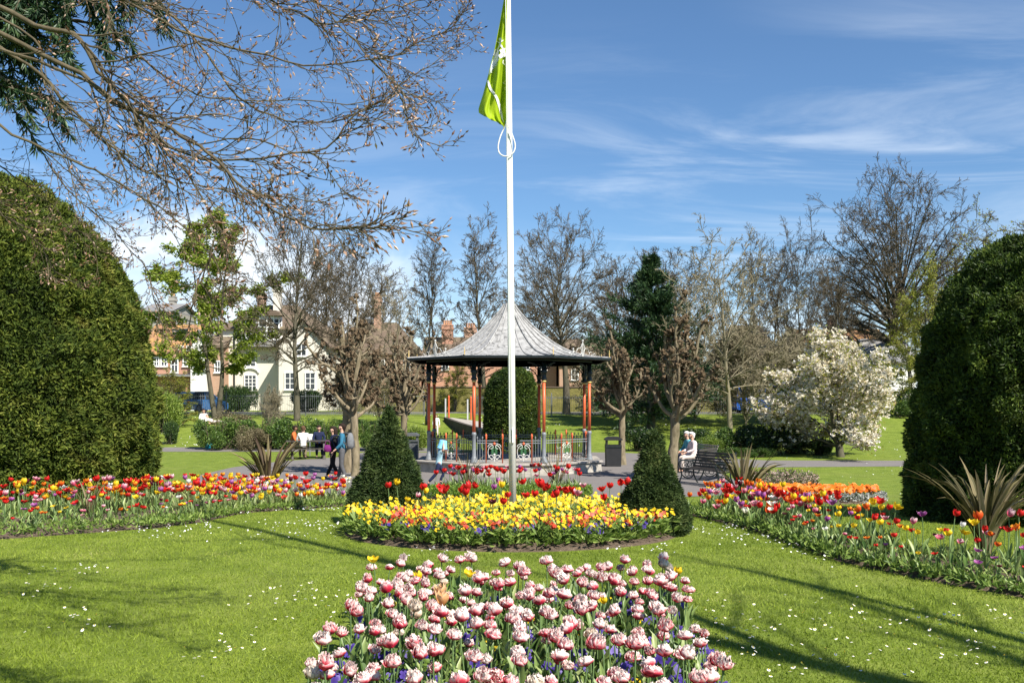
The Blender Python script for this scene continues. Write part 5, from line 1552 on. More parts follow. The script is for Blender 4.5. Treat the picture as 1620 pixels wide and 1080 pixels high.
ct = thing('cedar_tree', 'dark evergreen boughs hanging into the top left corner', 'tree', (-5.2, 6.6, gz(6.6)))
base = np.array([-5.2, 6.6, gz(6.6)])
tk, cr = MB(), MB()
tk.tubes(np.array([(0, 0, -.2), (.05, 0, 3), (0, .1, 9)]), np.array([.30, .24, .12]), 12)
for (x0, y0), (x1, y1), n in (((-180, -60), (40, 10), 9), ((-180, -40), (140, -45), 13), ((-180, -50), (215, -55), 10), ((-180, 90), (15, 130), 7), ((-180, 60), (2, 60), 7), ((-180, -60), (80, -30), 7)):
    dep = 6.2
    A = at(x0, y0, 6.5) - base; B = at(x1, y1, dep) - base
    Q = smooth_line(np.array([np.array([0, 0, A[2] + .2]), A, A * .4 + B * .6 + [0, 0, .08], B]), 24)
    tk.tubes(Q, np.linspace(.045, .012, 24), 6)
    i = rng.integers(8, 24, n * 3); p = Q[i] + rng.normal(size=(len(i), 3)) * .05
    P, r_ = grow(p, unit(rng.normal(size=p.shape) * .5 + np.array([.35, 0, -.75])), .25 + .42 * rng.random(len(p)), np.full(len(p), .008), 6, .16, -.10, .4)
    cr.tubes(P, r_, 4)
    k = 130; t = rng.random((len(P), k)); f = t * 6; j = np.clip(f.astype(int), 0, 5); f = (f - j)[..., None]; bi = np.arange(len(P))[:, None]
    c = P[bi, j] * (1 - f) + P[bi, j + 1] * f; tg = unit(P[bi, j + 1] - P[bi, j])
    dd = unit(tg * .7 + rng.normal(size=c.shape) * .55 + np.array([0, 0, -.3]))
    cr.leaves(c.reshape(-1, 3), .085, .014, dd.reshape(-1, 3), None, None, 1)
tk.build('trunk', M['bark'], ct, smooth=True); cr.build('crown', [M['bark'], M['fir']], ct)

# ---- tall bare tree outside the frame on the right: its limbs throw the long shadows over the near lawn
bx, by = 9.0, -3.0
r = thing('bare_tree', 'tall bare tree standing out of view to the right of the lawn', 'tree', (bx, by, gz(by)))
tk, cr = MB(), MB()
tk.tubes(smooth_line(np.array([(0, 0, -.2), (-.05, .05, 3), (-.15, .1, 6), (-.1, .2, 9)]), 16), np.linspace(.34, .20, 16), 12)
LM = [[(-.1, .1, 5.4), (-1.2, 1.4, 6.3), (-2.7, 3.1, 7.0), (-3.6, 5.3, 7.1), (-4.2, 7.0, 7.4)],
      [(-.1, .1, 6.0), (-.7, 2.0, 6.8), (-1.4, 4.1, 7.0), (-2.1, 6.0, 7.1), (-2.5, 7.0, 7.3)],
      [(-.1, .2, 8.8), (-1.5, 1.8, 9.5), (-3.1, 3.65, 10.0), (-4.6, 5.65, 10.0), (-7.7, 9.95, 10.1), (-8.6, 11.2, 10.2)],
      [(-.1, .2, 8.9), (.4, 1.0, 10.6), (.9, 2.2, 12.4), (1.0, 3.0, 14)],
      [(-.1, .2, 8.0), (1.5, .5, 10), (2.6, .8, 12.5)]]
for i, L in enumerate(LM):
    Q = smooth_line(np.array(L, float), 26); rad = np.linspace(.13, .022, 26) * (1.15 if i in (0, 2) else .9)
    tk.tubes(Q, rad, 8)
    q = spawn(Q[None], rad[None], 9, .25, 1, .35, .8, .22, .45, .5)
    P1, R1 = grow(q[0], q[1], q[2], np.clip(q[3], .014, .04), 8, .2, .02, .3); cr.tubes(P1, R1, 5)
    q = spawn(P1, R1, 4, .2, 1, .5, .9, .45, .55, .4)
    P2, R2 = grow(q[0], q[1], q[2], np.clip(q[3], .008, .014), 5, .25, .03, .4); cr.tubes(P2, R2, 4)
tk.build('trunk', M['bark'], r, smooth=True); cr.build('crown', M['twig'], r)
# ================================================================ houses beyond the road
def m_wall(name, c, c2, sc=1.2):
    def f(nt):
        n = noise(nt, sc, 6, .65, pos(nt)); f_ = noise(nt, 25, 3, .6, pos(nt))
        return bsdf(nt, mixc(nt, math_(nt, 'ADD', math_(nt, 'MULTIPLY', n, .7), math_(nt, 'MULTIPLY', f_, .3)), c, c2), .9, .15, bump=f_, bstr=.2)
    return mat(name, f)
def m_brick(name, c1, c2, mortar):
    def f(nt):
        b = nd(nt, 'ShaderNodeTexBrick'); b.inputs['Scale'].default_value = 1.0
        b.inputs['Brick Width'].default_value = .23; b.inputs['Row Height'].default_value = .078; b.inputs['Mortar Size'].default_value = .012
        cb = nd(nt, 'ShaderNodeCombineXYZ'); sp_ = nd(nt, 'ShaderNodeSeparateXYZ'); lk(nt, pos(nt), sp_.inputs[0])
        lk(nt, math_(nt, 'ADD', sp_.outputs[0], sp_.outputs[1]), cb.inputs[0]); lk(nt, sp_.outputs[2], cb.inputs[1]); lk(nt, cb.outputs[0], b.inputs['Vector'])
        b.inputs['Color1'].default_value = (*c1, 1); b.inputs['Color2'].default_value = (*c2, 1); b.inputs['Mortar'].default_value = (*mortar, 1)
        n = noise(nt, .8, 5, .6, pos(nt))
        return bsdf(nt, mixc(nt, math_(nt, 'MULTIPLY', n, .5), b.outputs[0], c2), .9, .15)
    return mat(name, f)
def m_tiles(name, c1, c2, lich):
    def f(nt):
        v = pos(nt)
        w_ = nd(nt, 'ShaderNodeTexWave', wave_type='BANDS', bands_direction='Z'); w_.inputs['Scale'].default_value = 1.6; w_.inputs['Distortion'].default_value = .6; lk(nt, v, w_.inputs['Vector'])
        n = noise(nt, 1.3, 5, .7, v); n2 = noise(nt, 9, 3, .6, v)
        c = mixc(nt, n2, c1, c2); c = mixc(nt, smooth_(nt, n, .48, .66), c, lich)
        return bsdf(nt, c, .9, .15, bump=w_.outputs[0], bstr=.6, bdist=.04)
    return mat(name, f)
M['cream'] = m_wall('cream_render', (.68, .635, .55), (.57, .525, .435))
M['white_wall'] = m_wall('white_render', (.74, .73, .70), (.64, .62, .57))
M['grey_wall'] = m_wall('grey_stone_wall', (.36, .34, .30), (.26, .24, .21))
M['brick'] = m_brick('red_brick', (.36, .14, .08), (.46, .21, .12), (.42, .36, .30))
M['brick2'] = m_brick('brown_brick', (.34, .17, .10), (.42, .24, .15), (.40, .34, .28))
M['tile_brown'] = m_tiles('brown_roof_tiles', (.10, .075, .055), (.17, .125, .09), (.20, .165, .10))
M['tile_orange'] = m_tiles('lichen_roof_tiles', (.25, .13, .07), (.34, .19, .10), (.50, .29, .08))
M['slate'] = m_tiles('grey_slates', (.15, .15, .155), (.23, .225, .225), (.27, .255, .22))
M['frame'] = m_plain('white_window_frame', (.78, .77, .74), .5, .4, .05)
M['glass'] = mat('window_glass', lambda nt: bsdf(nt, (.03, .035, .04), .06, .8))
M['chimney_pot'] = m_plain('clay_chimney_pot', (.42, .24, .14), .9)


def hx(px, d): return (px - 810) * d / 1500
def hz_(py, d): return EYE + (635 - py) * d / 1500
def win(par, px0, px1, py0, py1, d, nx=2, ny=2, y=None, arch=False):
    """window with its frame proud of the wall and its panes set back"""
    x0, x1, z1, z0 = hx(px0, d), hx(px1, d), hz_(py0, d), hz_(py1, d); y = d if y is None else y
    g = MB().box(x0, x1, y - .03, y - .01, z0, z1).build('window', M['glass'], par)
    f = MB(); w_ = .09
    f.box(x0 - w_, x0, y - .10, y - .012, z0 - w_, z1 + w_); f.box(x1, x1 + w_, y - .10, y - .012, z0 - w_, z1 + w_)
    f.box(x0, x1, y - .10, y - .012, z1, z1 + w_); f.box(x0 - .15, x1 + .15, y - .16, y - .104, z0 - w_ - .06, z0 - w_ + .04); f.box(x0, x1, y - .10, y - .012, z0 - w_, z0)
    for i in range(1, nx): xx = x0 + (x1 - x0) * i / nx; f.box(xx - .03, xx + .03, y - .075, y - .035, z0, z1)
    for j in range(1, ny): z_ = z0 + (z1 - z0) * j / ny; f.box(x0, x1, y - .070, y - .04, z_ - .025, z_ + .025)
    f.build('frame', M['frame'], g)
def house(label, x0, x1, y0, y1, z0, eave, ridge, wall, roof, axis='x', over=.35, hip=0.0, name='house'):
    """walls, gables and a pitched roof"""
    r = thing(name, label, 'house')
    b = MB(); b.box(x0, x1, y0, y1, z0, eave)
    if axis == 'x':
        ym = (y0 + y1) / 2
        if not hip:
            for xx in (x0, x1 - .3): b.prism([(y0, eave), (y1, eave), (ym, ridge)], 0, xx, xx + .3)
        A = [(x0 - over, y0 - over, eave - .1), (x1 + over, y0 - over, eave - .1), (x1 + over, y1 + over, eave - .1), (x0 - over, y1 + over, eave - .1), (x0 - over + hip, ym, ridge + .08), (x1 + over - hip, ym, ridge + .08)]
        F = [(0, 1, 5, 4), (2, 3, 4, 5)]; E = [(1, 2, 5), (3, 0, 4)]
    else:
        xm = (x0 + x1) / 2
        for yy in (y0, y1 - .3): b.prism([(x0, eave), (x1, eave), (xm, ridge)], 1, yy, yy + .3)
        A = [(x0 - over, y0 - over, eave - .1), (x1 + over, y0 - over, eave - .1), (x1 + over, y1 + over, eave - .1), (x0 - over, y1 + over, eave - .1), (xm, y0 - over, ridge + .08), (xm, y1 + over, ridge + .08)]
        F = [(1, 2, 5, 4), (3, 0, 4, 5)]; E = []
    b.build('wall', wall, r)
    m = MB(); A = np.array(A, float); n = len(A); B = A + [0, 0, .16]
    m.add(np.concatenate([A, B]), [np.array([f for q in F for f in (tuple(i + n for i in q), q[::-1])])] + ([np.array([tuple(i + n for i in q) for q in E])] if (E and hip) else []))
    if E and not hip: pass
    rim_ = [(0, 1), (1, 2), (2, 3), (3, 0)] if axis == 'x' else [(1, 2), (3, 0)]
    m.add(np.concatenate([A, B]), [np.array([(i, j, j + n, i + n) for i, j in rim_])])
    ro = m.build('roof', roof, r)
    return r, ro
def chimney(ro, px, d, top, bot, wpx, m, pots=3, y=None):
    x = hx(px, d); w_ = wpx * d / 1500 / 2; z1, z0 = hz_(top, d), hz_(bot, d); y = d if y is None else y
    c = MB(); c.box(x - w_, x + w_, y - .45, y + .45, z0, z1); c.box(x - w_ - .08, x + w_ + .08, y - .53, y + .53, z1 - .45, z1 - .15)
    c.box(x - w_ - .05, x + w_ + .05, y - .5, y + .5, z1 + .001, z1 + .12)
    o = c.build('chimney', m, ro)
    for k in range(pots):
        xx = x + (k - (pots - 1) / 2) * (2 * w_ * .8 / max(pots, 1))
        MB().lathe([(.13, z1 + .12), (.11, z1 + .5), (.14, z1 + .52), (.12, z1 + .62)], (xx, y, 0), 8).build('chimney_pot', M['chimney_pot'], o)

# cream house with a bow window, a wing on the right and two tall chimneys
d = 86; z0 = 1.5
r, ro = house('large cream rendered house with brown hipped roof, white bow window and tall chimneys', hx(352, d), hx(500, d), d, d + 10, z0, hz_(520, d), hz_(478, d), M['cream'], M['tile_brown'], hip=3.2)
win(r, 389, 404, 556, 579, d, 2, 4); win(r, 388, 405, 594, 616, d, 3, 4)
bw = MB(); a = np.linspace(PI, 2 * PI, 9); cx, zt, zb = hx(414, d), hz_(505, d), hz_(532, d)
bw = MB(); P = np.stack([np.stack([cx + 1.75 * np.cos(a), d + .9 * np.sin(a), 0 * a + z], -1) for z in (zb, zt)]); bw.grid(P)
bo = bw.build('bow_window', M['glass'], r)
fr = MB()
for i in range(9): fr.bar((cx + 1.8 * math.cos(a[i]), d + .95 * math.sin(a[i]), zb - .2), (cx + 1.8 * math.cos(a[i]), d + .95 * math.sin(a[i]), zt + .2), .16, .1)
for z, h in ((zb - .15, .5), ((zb + zt) / 2, .07), (zb + (zt - zb) * .25, .06), (zb + (zt - zb) * .75, .06), (zt + .1, .3)):
    for i in range(8):
        p0, p1 = (np.array([cx + 1.83 * math.cos(a[j]), d + .98 * math.sin(a[j]), z]) for j in (i, i + 1)); fr.bar(p0, p1, .08, h)
fr.build('frame', M['frame'], bo)
MB().prism([(cx - 2.1, zt + .26), (cx + 2.1, zt + .26), (cx + 1.6, zt + .7), (cx - 1.6, zt + .7)], 1, d - 1.2, d + .3).build('bow_roof', M['tile_brown'], bo)
bl = MB(); bl.box(cx - 1.95, cx + 1.95, d - 1.05, d - .004, zb - 1.0, zb - .42); bl.build('balcony_ledge', M['slate'], r)
MB().tubes(np.array([(hx(371, d), d - .08, z0), (hx(371, d), d - .08, hz_(520, d))]), .07, 8).build('drainpipe', M['iron_dark'], r)
t = np.linspace(0, PI, 12); q = np.stack([hx(396.5, d) + .75 * np.cos(t), 0 * t + d - .1, hz_(594, d) + .25 + .45 * np.sin(t)], -1)
MB().tubes(q, .09, 6).build('door_hood', M['frame'], r)
chimney(ro, 422, d, 446, 486, 11, M['cream'], 2, d + 4); chimney(ro, 382, d, 452, 492, 12, M['brick2'], 3, d + 7)
d2 = 83
r2, ro2 = house('cream gabled wing of the big house, standing forward on its right', hx(441, d2), hx(516, d2), d2, d2 + 8, z0, hz_(548, d2), hz_(508, d2), M['cream'], M['tile_brown'], axis='y')
win(r2, 452, 466, 590, 615, d2, 2, 3); win(r2, 484, 498, 590, 615, d2, 2, 3); win(r2, 470, 484, 545, 562, d2, 2, 2)
# brick terrace with a white gable and lichen roof
d = 84
r, ro = house('low brick terrace with orange lichen roof left of the cream house', hx(225, d), hx(304, d), d, d + 8, z0, hz_(560, d), hz_(512, d), M['brick'], M['tile_orange'])
for a_, b_ in ((245, 251), (256, 264), (272, 281), (291, 298)): win(r, a_, b_, 566, 578 if a_ != 272 else 588, d, 2, 2)
for a_ in (284, 297): win(r, a_, a_ + 5, 548, 556, d - .0, 2, 1)
MB().box(hx(270, d) - .3, hx(284, d) + .3, d + 1.2, d + 1.35, hz_(528, d), hz_(518, d)).build('skylight', M['glass'], ro)
MB().box(hx(225, d), hx(304, d), d - 1.3, d - .02, hz_(596, d), hz_(592, d)).build('porch_canopy', M['slate'], r)
r, ro = house('white gabled house front between the brick terrace and the cream house', hx(305, d), hx(330, d), d - .6, d + 8, z0, hz_(552, d), hz_(526, d), M['white_wall'], M['slate'], axis='y', over=.2)
for a_ in (309, 320): win(r, a_, a_ + 5, 574, 585, d - .6, 1, 2)
r, ro = house('narrow brick house with white sash window beside the cream house', hx(331, d), hx(351, d), d, d + 8, z0, hz_(548, d), hz_(520, d), M['brick2'], M['tile_brown'])
win(r, 341, 348, 572, 588, d, 2, 2)
d = 104
r, ro = house('grey stone block with slate roof standing far behind the brick terrace', hx(225, d), hx(272, d), d, d + 8, 1.7, hz_(492, d), hz_(478, d), M['grey_wall'], M['slate'])
win(r, 247, 256, 498, 506, d, 2, 2); chimney(ro, 253, d, 464, 484, 9, M['grey_wall'], 2, d + 4)
# brown roofs between the cream house and the bandstand
d = 98
r, ro = house('long brown roofed house behind the pollards left of the bandstand', hx(515, d), hx(660, d), d, d + 9, 1.7, hz_(560, d), hz_(508, d), M['brick2'], M['tile_brown'], hip=3)
for a_ in (600, 640): win(r, a_, a_ + 8, 570, 584, d, 2, 2)
chimney(ro, 589, d, 465, 520, 11, M['brick2'], 3, d + 4)
d = 102
r, ro = house('red brick house with white casements seen behind the bandstand', hx(672, d), hx(880, d), d, d + 9, 1.7, hz_(562, d), hz_(532, d), M['brick'], M['tile_brown'])
for a_ in (797, 828, 855, 700): win(r, a_, a_ + 9, 570, 584, d, 2, 2)
chimney(ro, 705, d, 512, 545, 18, M['brick'], 4, d + 3); chimney(ro, 741, d, 514, 545, 20, M['brick2'], 4, d + 5)
d = 100
r, ro = house('brown roofed house behind the conifer right of the bandstand', hx(885, d), hx(1075, d), d, d + 9, 1.7, hz_(575, d), hz_(535, d), M['brick2'], M['tile_brown'])
win(r, 905, 914, 585, 600, d, 2, 2)
d = 80
r, ro = house('dark brown roofed barn behind the leafless shrubs right of the pollards', hx(1135, d), hx(1262, d), d, d + 9, 1.7, hz_(598, d), hz_(512, d), M['grey_wall'], M['tile_brown'], hip=2.5)
d = 92
r, ro = house('cottage with orange lichen roof behind the magnolia', hx(1272, d), hx(1412, d), d, d + 9, 1.7, hz_(552, d), hz_(519, d), M['grey_wall'], M['tile_orange'])
chimney(ro, 1338, d, 502, 530, 10, M['brick2'], 2, d + 4)
r2, _ = house('white walled cottage wing with grey slate roof behind the magnolia', hx(1385, 86), hx(1448, 86), 86, 93, 1.7, hz_(574, 86), hz_(536, 86), M['white_wall'], M['slate'])
win(r2, 1411, 1427, 582, 596, 86, 3, 2)

# mossy garden wall beyond the road, behind the bandstand
def f_moss(nt):
    a = noise(nt, 1.6, 6, .7, pos(nt, 1, 1, 1.6)); b = noise(nt, 14, 4, .7, pos(nt))
    c = ramp(nt, math_(nt, 'ADD', math_(nt, 'MULTIPLY', a, .65), math_(nt, 'MULTIPLY', b, .35)), [(.3, (.07, .06, .022)), (.5, (.17, .155, .05)), (.7, (.30, .25, .09))])
    return bsdf(nt, c, .95, .1, bump=b, bstr=.9, bdist=.05)
M['moss'] = mat('mossy_wall', f_moss)
d = 74
gw = thing('garden_wall', 'long mossy ochre garden wall across the road behind the bandstand', 'wall')
MB().box(hx(560, d), hx(1130, d), d, d + .4, 1.4, hz_(613, d)).build('wall_face', M['moss'], gw)
MB().box(hx(560, d) - .05, hx(1130, d) + .05, d - .06, d + .46, hz_(613, d) + .003, hz_(611, d)).build('coping', M['tile_brown'], gw)

# ================================================================ park railings on the bank
M['rail_iron'] = m_plain('dark_park_railing', (.12, .125, .13), .5, .4, .2)
M['slat_pale0'] = m_plain('grey_board', (.42, .42, .42), .6)
def park_fence(x0, x1, y, label, h=1.35):
    r = thing('metal_fence', label, 'fence', (0, 0, 0)); b = MB(); z = gz(y)
    for k in np.arange(x0, x1, .125):
        b.tubes(np.array([(k, y, z + .05), (k, y, z + h)]), .0115, 3)
    for zz_ in (.14, h - .14): b.box(x0, x1, y - .012, y + .012, z + zz_ - .022, z + zz_ + .022)
    b.build('bar_panel', M['rail_iron'], r)
    for k in np.arange(x0, x1 + .1, 2.6):
        MB().lathe([(.035, -.1), (.035, h + .08), (.05, h + .1), (.01, h + .18)], (k, y, z), 8).build('post', M['rail_iron'], r)
park_fence(-24.0, -5.2, 62.4, 'dark railing fence on the bank left of the bandstand', 1.45)
park_fence(-2.6, 11.0, 62.4, 'dark railing fence on the bank behind the bandstand', 1.35)
park_fence(11.2, 31, 62.6, 'dark railing fence on the bank at the right behind the shrubs and magnolia', 1.35)

# ---- sloping entrance ramp with a low kerb wall and red gate posts
M['ramp_dark'] = m_plain('dark_retaining_wall', (.075, .065, .055), .9, .15, .3, 2)
rp = thing('entrance_ramp', 'curved paved ramp with dark retaining wall coming down the bank', 'ramp')
t = np.linspace(0, 1, 20)
cx = hx(703, 60) + (hx(790, 49) - hx(703, 60)) * t + .0; cy = 60 - 11 * t - 1.6 * np.sin(t * PI); zt = hz_(661, 60) + (.75 - hz_(661, 60)) * t ** .9
top = MB(); wl = MB()
A = np.stack([cx, cy, zt], -1); B = A + np.array([1.2, 4.2, 0])
top.grid(np.stack([A, A * .5 + B * .5, B], 1)); wl.grid(np.stack([A + [-.04, -.04, .06], np.stack([cx - .04, cy - .04, gz(cy) - .2], -1)], 1)); wl.grid(np.stack([A + [.18, .1, .06], A + [-.04, -.04, .06]], 1))
top.build('paving', M['floor'], rp); wl.build('retaining_wall', M['ramp_dark'], rp)
for px, d_, lb in ((710, 61, 'red and white gate post at the top of the ramp, left one'), (745, 60.5, 'red and white gate post at the top of the ramp, right one')):
    x = hx(px, d_); g = thing('gate_post', lb, 'post', (x, d_, gz(d_)))
    MB().lathe([(.055, -.1), (.055, 1.35), (.07, 1.38), (.02, 1.5)], sides=10).build('shaft', M['iron_red'], g); MB().box(-.25, -.16, -.03, .03, -.1, 1.3).build('white_board', M['slat_pale0'], g)

# ---- lamp post
lp = thing('street_lamp', 'old style black street lamp behind the left bandstand columns', 'lamp', (hx(676, 58), 58, gz(58)))
hh = hz_(538, 58) - gz(58)
MB().lathe([(.14, -.1), (.14, .5), (.09, .6), (.065, .9), (.05, hh - .8), (.09, hh - .75), (.04, hh - .7)], sides=12).build('pole', M['iron_dark'], lp, smooth=True)
MB().lathe([(.12, hh - .70), (.20, hh - .25), (.19, hh - .24)], sides=6).build('lantern', M['glass'], lp)
MB().lathe([(.24, hh - .24), (.10, hh - .06), (.03, hh)], sides=6).build('lantern_roof', M['iron_dark'], lp)
MB().bar((-.3, 0, hh - 1.1), (.3, 0, hh - 1.1), .03, .03).build('ladder_bar', M['iron_dark'], lp)

# ================================================================ cars
def car(label, x, y, z, rz, col, van=False):
    r = thing('parked_car' if not van else 'parked_van', label, 'car' if not van else 'van', (x, y, z), rz)
    L, w_, hb, ht = (4.0, .86, .95, 1.50) if not van else (4.6, .95, 1.05, 1.95)
    pm = mat('car_paint', lambda nt: bsdf(nt, col, .3, .5, .25, coat=.6))
    # side outline (y along the car, front at -L/2) lofted across with tumblehome
    low = [(-L / 2, .35), (-L / 2 + .02, .62), (-L / 2 + .25, .78), (-L / 2 + 1.05, hb - .03), (L / 2 - .10, hb), (L / 2, hb - .15), (L / 2, .35), (L / 2 - .1, .22), (-L / 2 + .1, .22)]
    xs_ = [(-w_, .90), (-w_ * .985, 1), (0, 1.0), (w_ * .985, 1), (w_, .90)]
    P = np.array([[(x_, yy * (1 if abs(x_) < w_ * .99 else .985), .22 + (zz__ - .22) * s + .03 * (1 - s)) for yy, zz__ in low] for x_, s in xs_])
    b = MB().grid(P, closed=True); n = len(low); b.add(P[0], [np.arange(n)[None]]); b.add(P[-1], [np.arange(n)[::-1][None]])
    bo = b.build('body', pm, r, smooth=False)
    cab = [(-L / 2 + 1.0, hb - .04), (-L / 2 + 1.75, ht - .06), (-L / 2 + 2.1, ht), (L / 2 - .6, ht - .02), (L / 2 - .22, ht - .14), (L / 2 - .05, hb - .02)]
    def ring(sx, ins): return np.array([(sx * (w_ * .95 - .15 * (zz__ - hb) / (ht - hb)) - ins * sx, yy, zz__) for yy, zz__ in cab])
    g = MB(); A, B = ring(1, 0), ring(-1, 0); n = len(cab)
    g.add(np.concatenate([A, B]), [np.array([(i, i + 1, n + i + 1, n + i) for i in range(n - 1)]), np.arange(n)[None], (np.arange(n) + n)[::-1][None]])
    g.build('cabin_glass', M['glass'], r)
    tp = MB(); tp.grid(np.stack([ring(1, -.006)[2:4] + [0, 0, .012], ring(-1, -.006)[2:4] + [0, 0, .012]], 1))
    for sx in (1, -1):
        q = ring(sx, -.012)
        for i, j in ((0, 1), (1, 2), (2, 3), (3, 4), (4, 5)): tp.bar(q[i], q[j], .07, .07)
        mid = (-L / 2 + 2.5); tp.bar((sx * (w_ * .95 + .01), mid, hb), (sx * (w_ * .95 - .13), mid, ht - .03), .05, .09)
    tp.build('roof', pm, r)
    for sx in (1, -1):
        for yy in (-L / 2 + .75, L / 2 - .75):
            wh = MB(); t = np.linspace(0, 2 * PI, 20)
            wh.add(np.concatenate([np.stack([0 * t + sx * (w_ - .2 + k), yy + q_ * np.cos(t), .31 + q_ * np.sin(t)], -1) for k, q_ in ((0, .30), (.02, .31), (.19, .31), (.21, .28), (.21, .20))]),
                   [np.array([(k * 20 + i, k * 20 + (i + 1) % 20, (k + 1) * 20 + (i + 1) % 20, (k + 1) * 20 + i) for k in range(4) for i in range(20)])])
            wo_ = wh.build('wheel', M['iron_dark'], r)
            rm = MB(); rm.add(np.stack([0 * t + sx * (w_ + .005), yy + .2 * np.cos(t), .31 + .2 * np.sin(t)], -1), [np.arange(20)[None]]); rm.build('rim', M['slate'], wo_)
        MB().box(sx * w_ * .72 - .1, sx * w_ * .72 + .1, L / 2 - .03, L / 2 + .015, .66, .86).build('tail_light', M['iron_red'], r)
        MB().box(sx * w_ * .70 - .14, sx * w_ * .70 + .14, -L / 2 - .015, -L / 2 + .04, .58, .72).build('headlight', M['frame'], r)
        MB().box(sx * (w_ + .02) - .07, sx * (w_ + .02) + .07, -L / 2 + 1.25, -L / 2 + 1.37, hb + .0, hb + .14).build('mirror', pm, r)
    MB().box(-.26, .26, L / 2 + .001, L / 2 + .02, .50, .62).build('number_plate', PET['yellow'], r)
    return r
car('blue hatchback parked beyond the railings by the brick terrace', hx(318, 68.5), 68.5, gz(68), R(158), (.05, .16, .36))
car('bright blue van parked in the shade behind the railings on the right', hx(1208, 68), 68, gz(68), R(95), (.015, .09, .42), True)
car('dark grey car parked beyond the railings behind the magnolia', hx(1290, 69.5), 69.5, gz(68), R(90), (.05, .055, .06))

# ================================================================ bins, benches, picnic table, small things
M['bin'] = m_plain('black_bin', (.018, .018, .019), .5, .4, .2); M['bin_grey'] = m_plain('grey_bin', (.10, .105, .11), .5, .4, .2)
def litter_bin(px, d, m, label, rz=0.0):
    r = thing('litter_bin', label, 'bin', (hx(px, d), d, gz(d)), rz)
    MB().prism([(-.27, 0), (.27, 0), (.29, .80), (-.29, .80)], 1, -.25, .25).build('body', m, r)
    h = MB(); h.box(-.27, -.22, -.23, .23, .803, .97); h.box(.22, .27, -.23, .23, .803, .97); h.box(-.32, .32, -.29, .29, .972, 1.03); h.prism([(-.30, 1.033), (.30, 1.033), (.18, 1.10), (-.18, 1.10)], 1, -.26, .26)
    h.build('hood', m, r); MB().box(-.29, .29, -.268, -.252, .70, .76).build('band', M['iron_dark'], r)
litter_bin(970, 35.2, M['bin'], 'black hooded litter bin next to the pollard right of the bandstand')
litter_bin(651, 39.5, M['bin_grey'], 'grey litter bin on the tarmac left of the bandstand')

M['slat'] = m_plain('dark_bench_slat', (.06, .052, .045), .6, .3, .3); M['slat_pale'] = m_plain('weathered_bench_slat', (.26, .23, .20), .75, .2, .3)
def bench(x, y, rz, label, m, L=1.7):
    r = thing('park_bench', label, 'bench', (x, y, gz(y)), rz)
    s = MB()
    for k in range(6): s.bar((-L / 2, -.26 + k * .085, .44 + .012 * abs(k - 2)), (L / 2, -.26 + k * .085, .44 + .012 * abs(k - 2)), .06, .028)
    s.build('seat', m, r); b = MB()
    for k in range(6): b.bar((-L / 2, .21 + k * .030, .52 + k * .078), (L / 2, .21 + k * .030, .52 + k * .078), .022, .055)
    b.build('backrest', m, r)
    for sx in (-1, 1):
        e = MB(); xx = sx * (L / 2 - .04)
        def pl(pts, rad=.019): e.tubes(smooth_line(np.array([(xx, a_, c_) for a_, c_ in pts]), 16), rad, 6)
        pl([(-.36, 0), (-.30, .10), (-.24, .26), (-.28, .44)], .024); pl([(.36, 0), (.28, .12), (.20, .30), (.22, .46), (.30, .72), (.40, .98)], .024); pl([(-.28, .43), (-.05, .40), (.22, .44)])
        pl([(-.27, .44), (-.34, .58), (-.26, .68), (-.08, .67), (.10, .66), (.28, .68)], .022); pl([(-.24, .26), (-.06, .16), (.10, .16), (.21, .28)])
        for c_, rd in (((-.12, .54), .09), ((.06, .54), .08), ((-.04, .29), .08), ((.08, .28), .06)):
            t = np.linspace(0, 2 * PI, 12); e.tubes(np.stack([0 * t + xx, c_[0] + rd * np.cos(t), c_[1] + rd * np.sin(t)], -1), .012, 5)
        e.build('end_frame', M['iron_dark'], r)
    return r
bench(hx(1117, 27.2), 27.2, R(-62), 'black ornate iron bench nearest the large pollard', M['slat'])
bench(hx(1140, 29.0), 29.3, R(60), 'black ornate iron bench with its back to the lawn behind the nearest one', M['slat'])
bench(hx(1103, 32.4), 32.4, R(-78), 'weathered pale bench with two elderly people seated on it', M['slat_pale'], 1.8)

pt = thing('picnic_table', 'dark wooden picnic table on the tarmac left of the walkers', 'table', (hx(487, 40), 40, 0), R(15))
s = MB()
for k in range(5): s.bar((-.9, -.32 + k * .16, .74), (.9, -.32 + k * .16, .74), .145, .04)
s.build('table_top', M['slat'], pt)
for sy in (-1, 1):
    s = MB(); s.bar((-.9, sy * .72, .44), (.9, sy * .72, .44), .24, .04); s.build('bench_seat', M['slat'], pt)
for sx in (-1, 1):
    s = MB(); s.bar((sx * .65, -.70, 0), (sx * .65, -.25, .715), .08, .05); s.bar((sx * .65, .70, 0), (sx * .65, .25, .715), .08, .05); s.bar((sx * .71, -.8, .40), (sx * .71, .8, .40), .05, .08); s.build('leg_frame', M['slat'], pt)
nb = thing('notice_board', 'small blank white notice on a thin post in front of the green shrubs', 'sign', (hx(490, 42), 42, 0))
hN = hz_(686, 42)
MB().tubes(np.array([(0, .03, -.1), (0, .03, hN)]), .025, 6).build('post', M['iron_grey'], nb); MB().box(-.14, .14, -.012, .0, hN - .26, hN).build('panel', M['frame'], nb)
M['ball'] = m_plain('blue_ball', (.02, .30, .42), .35, .5, .1)
tag(MB().sphere((hx(330, 47.2), 47.2, .20), .19, 18, 12).build('ball', M['ball'], smooth=True), 'bright turquoise ball lying on the path by the left bank', 'ball')

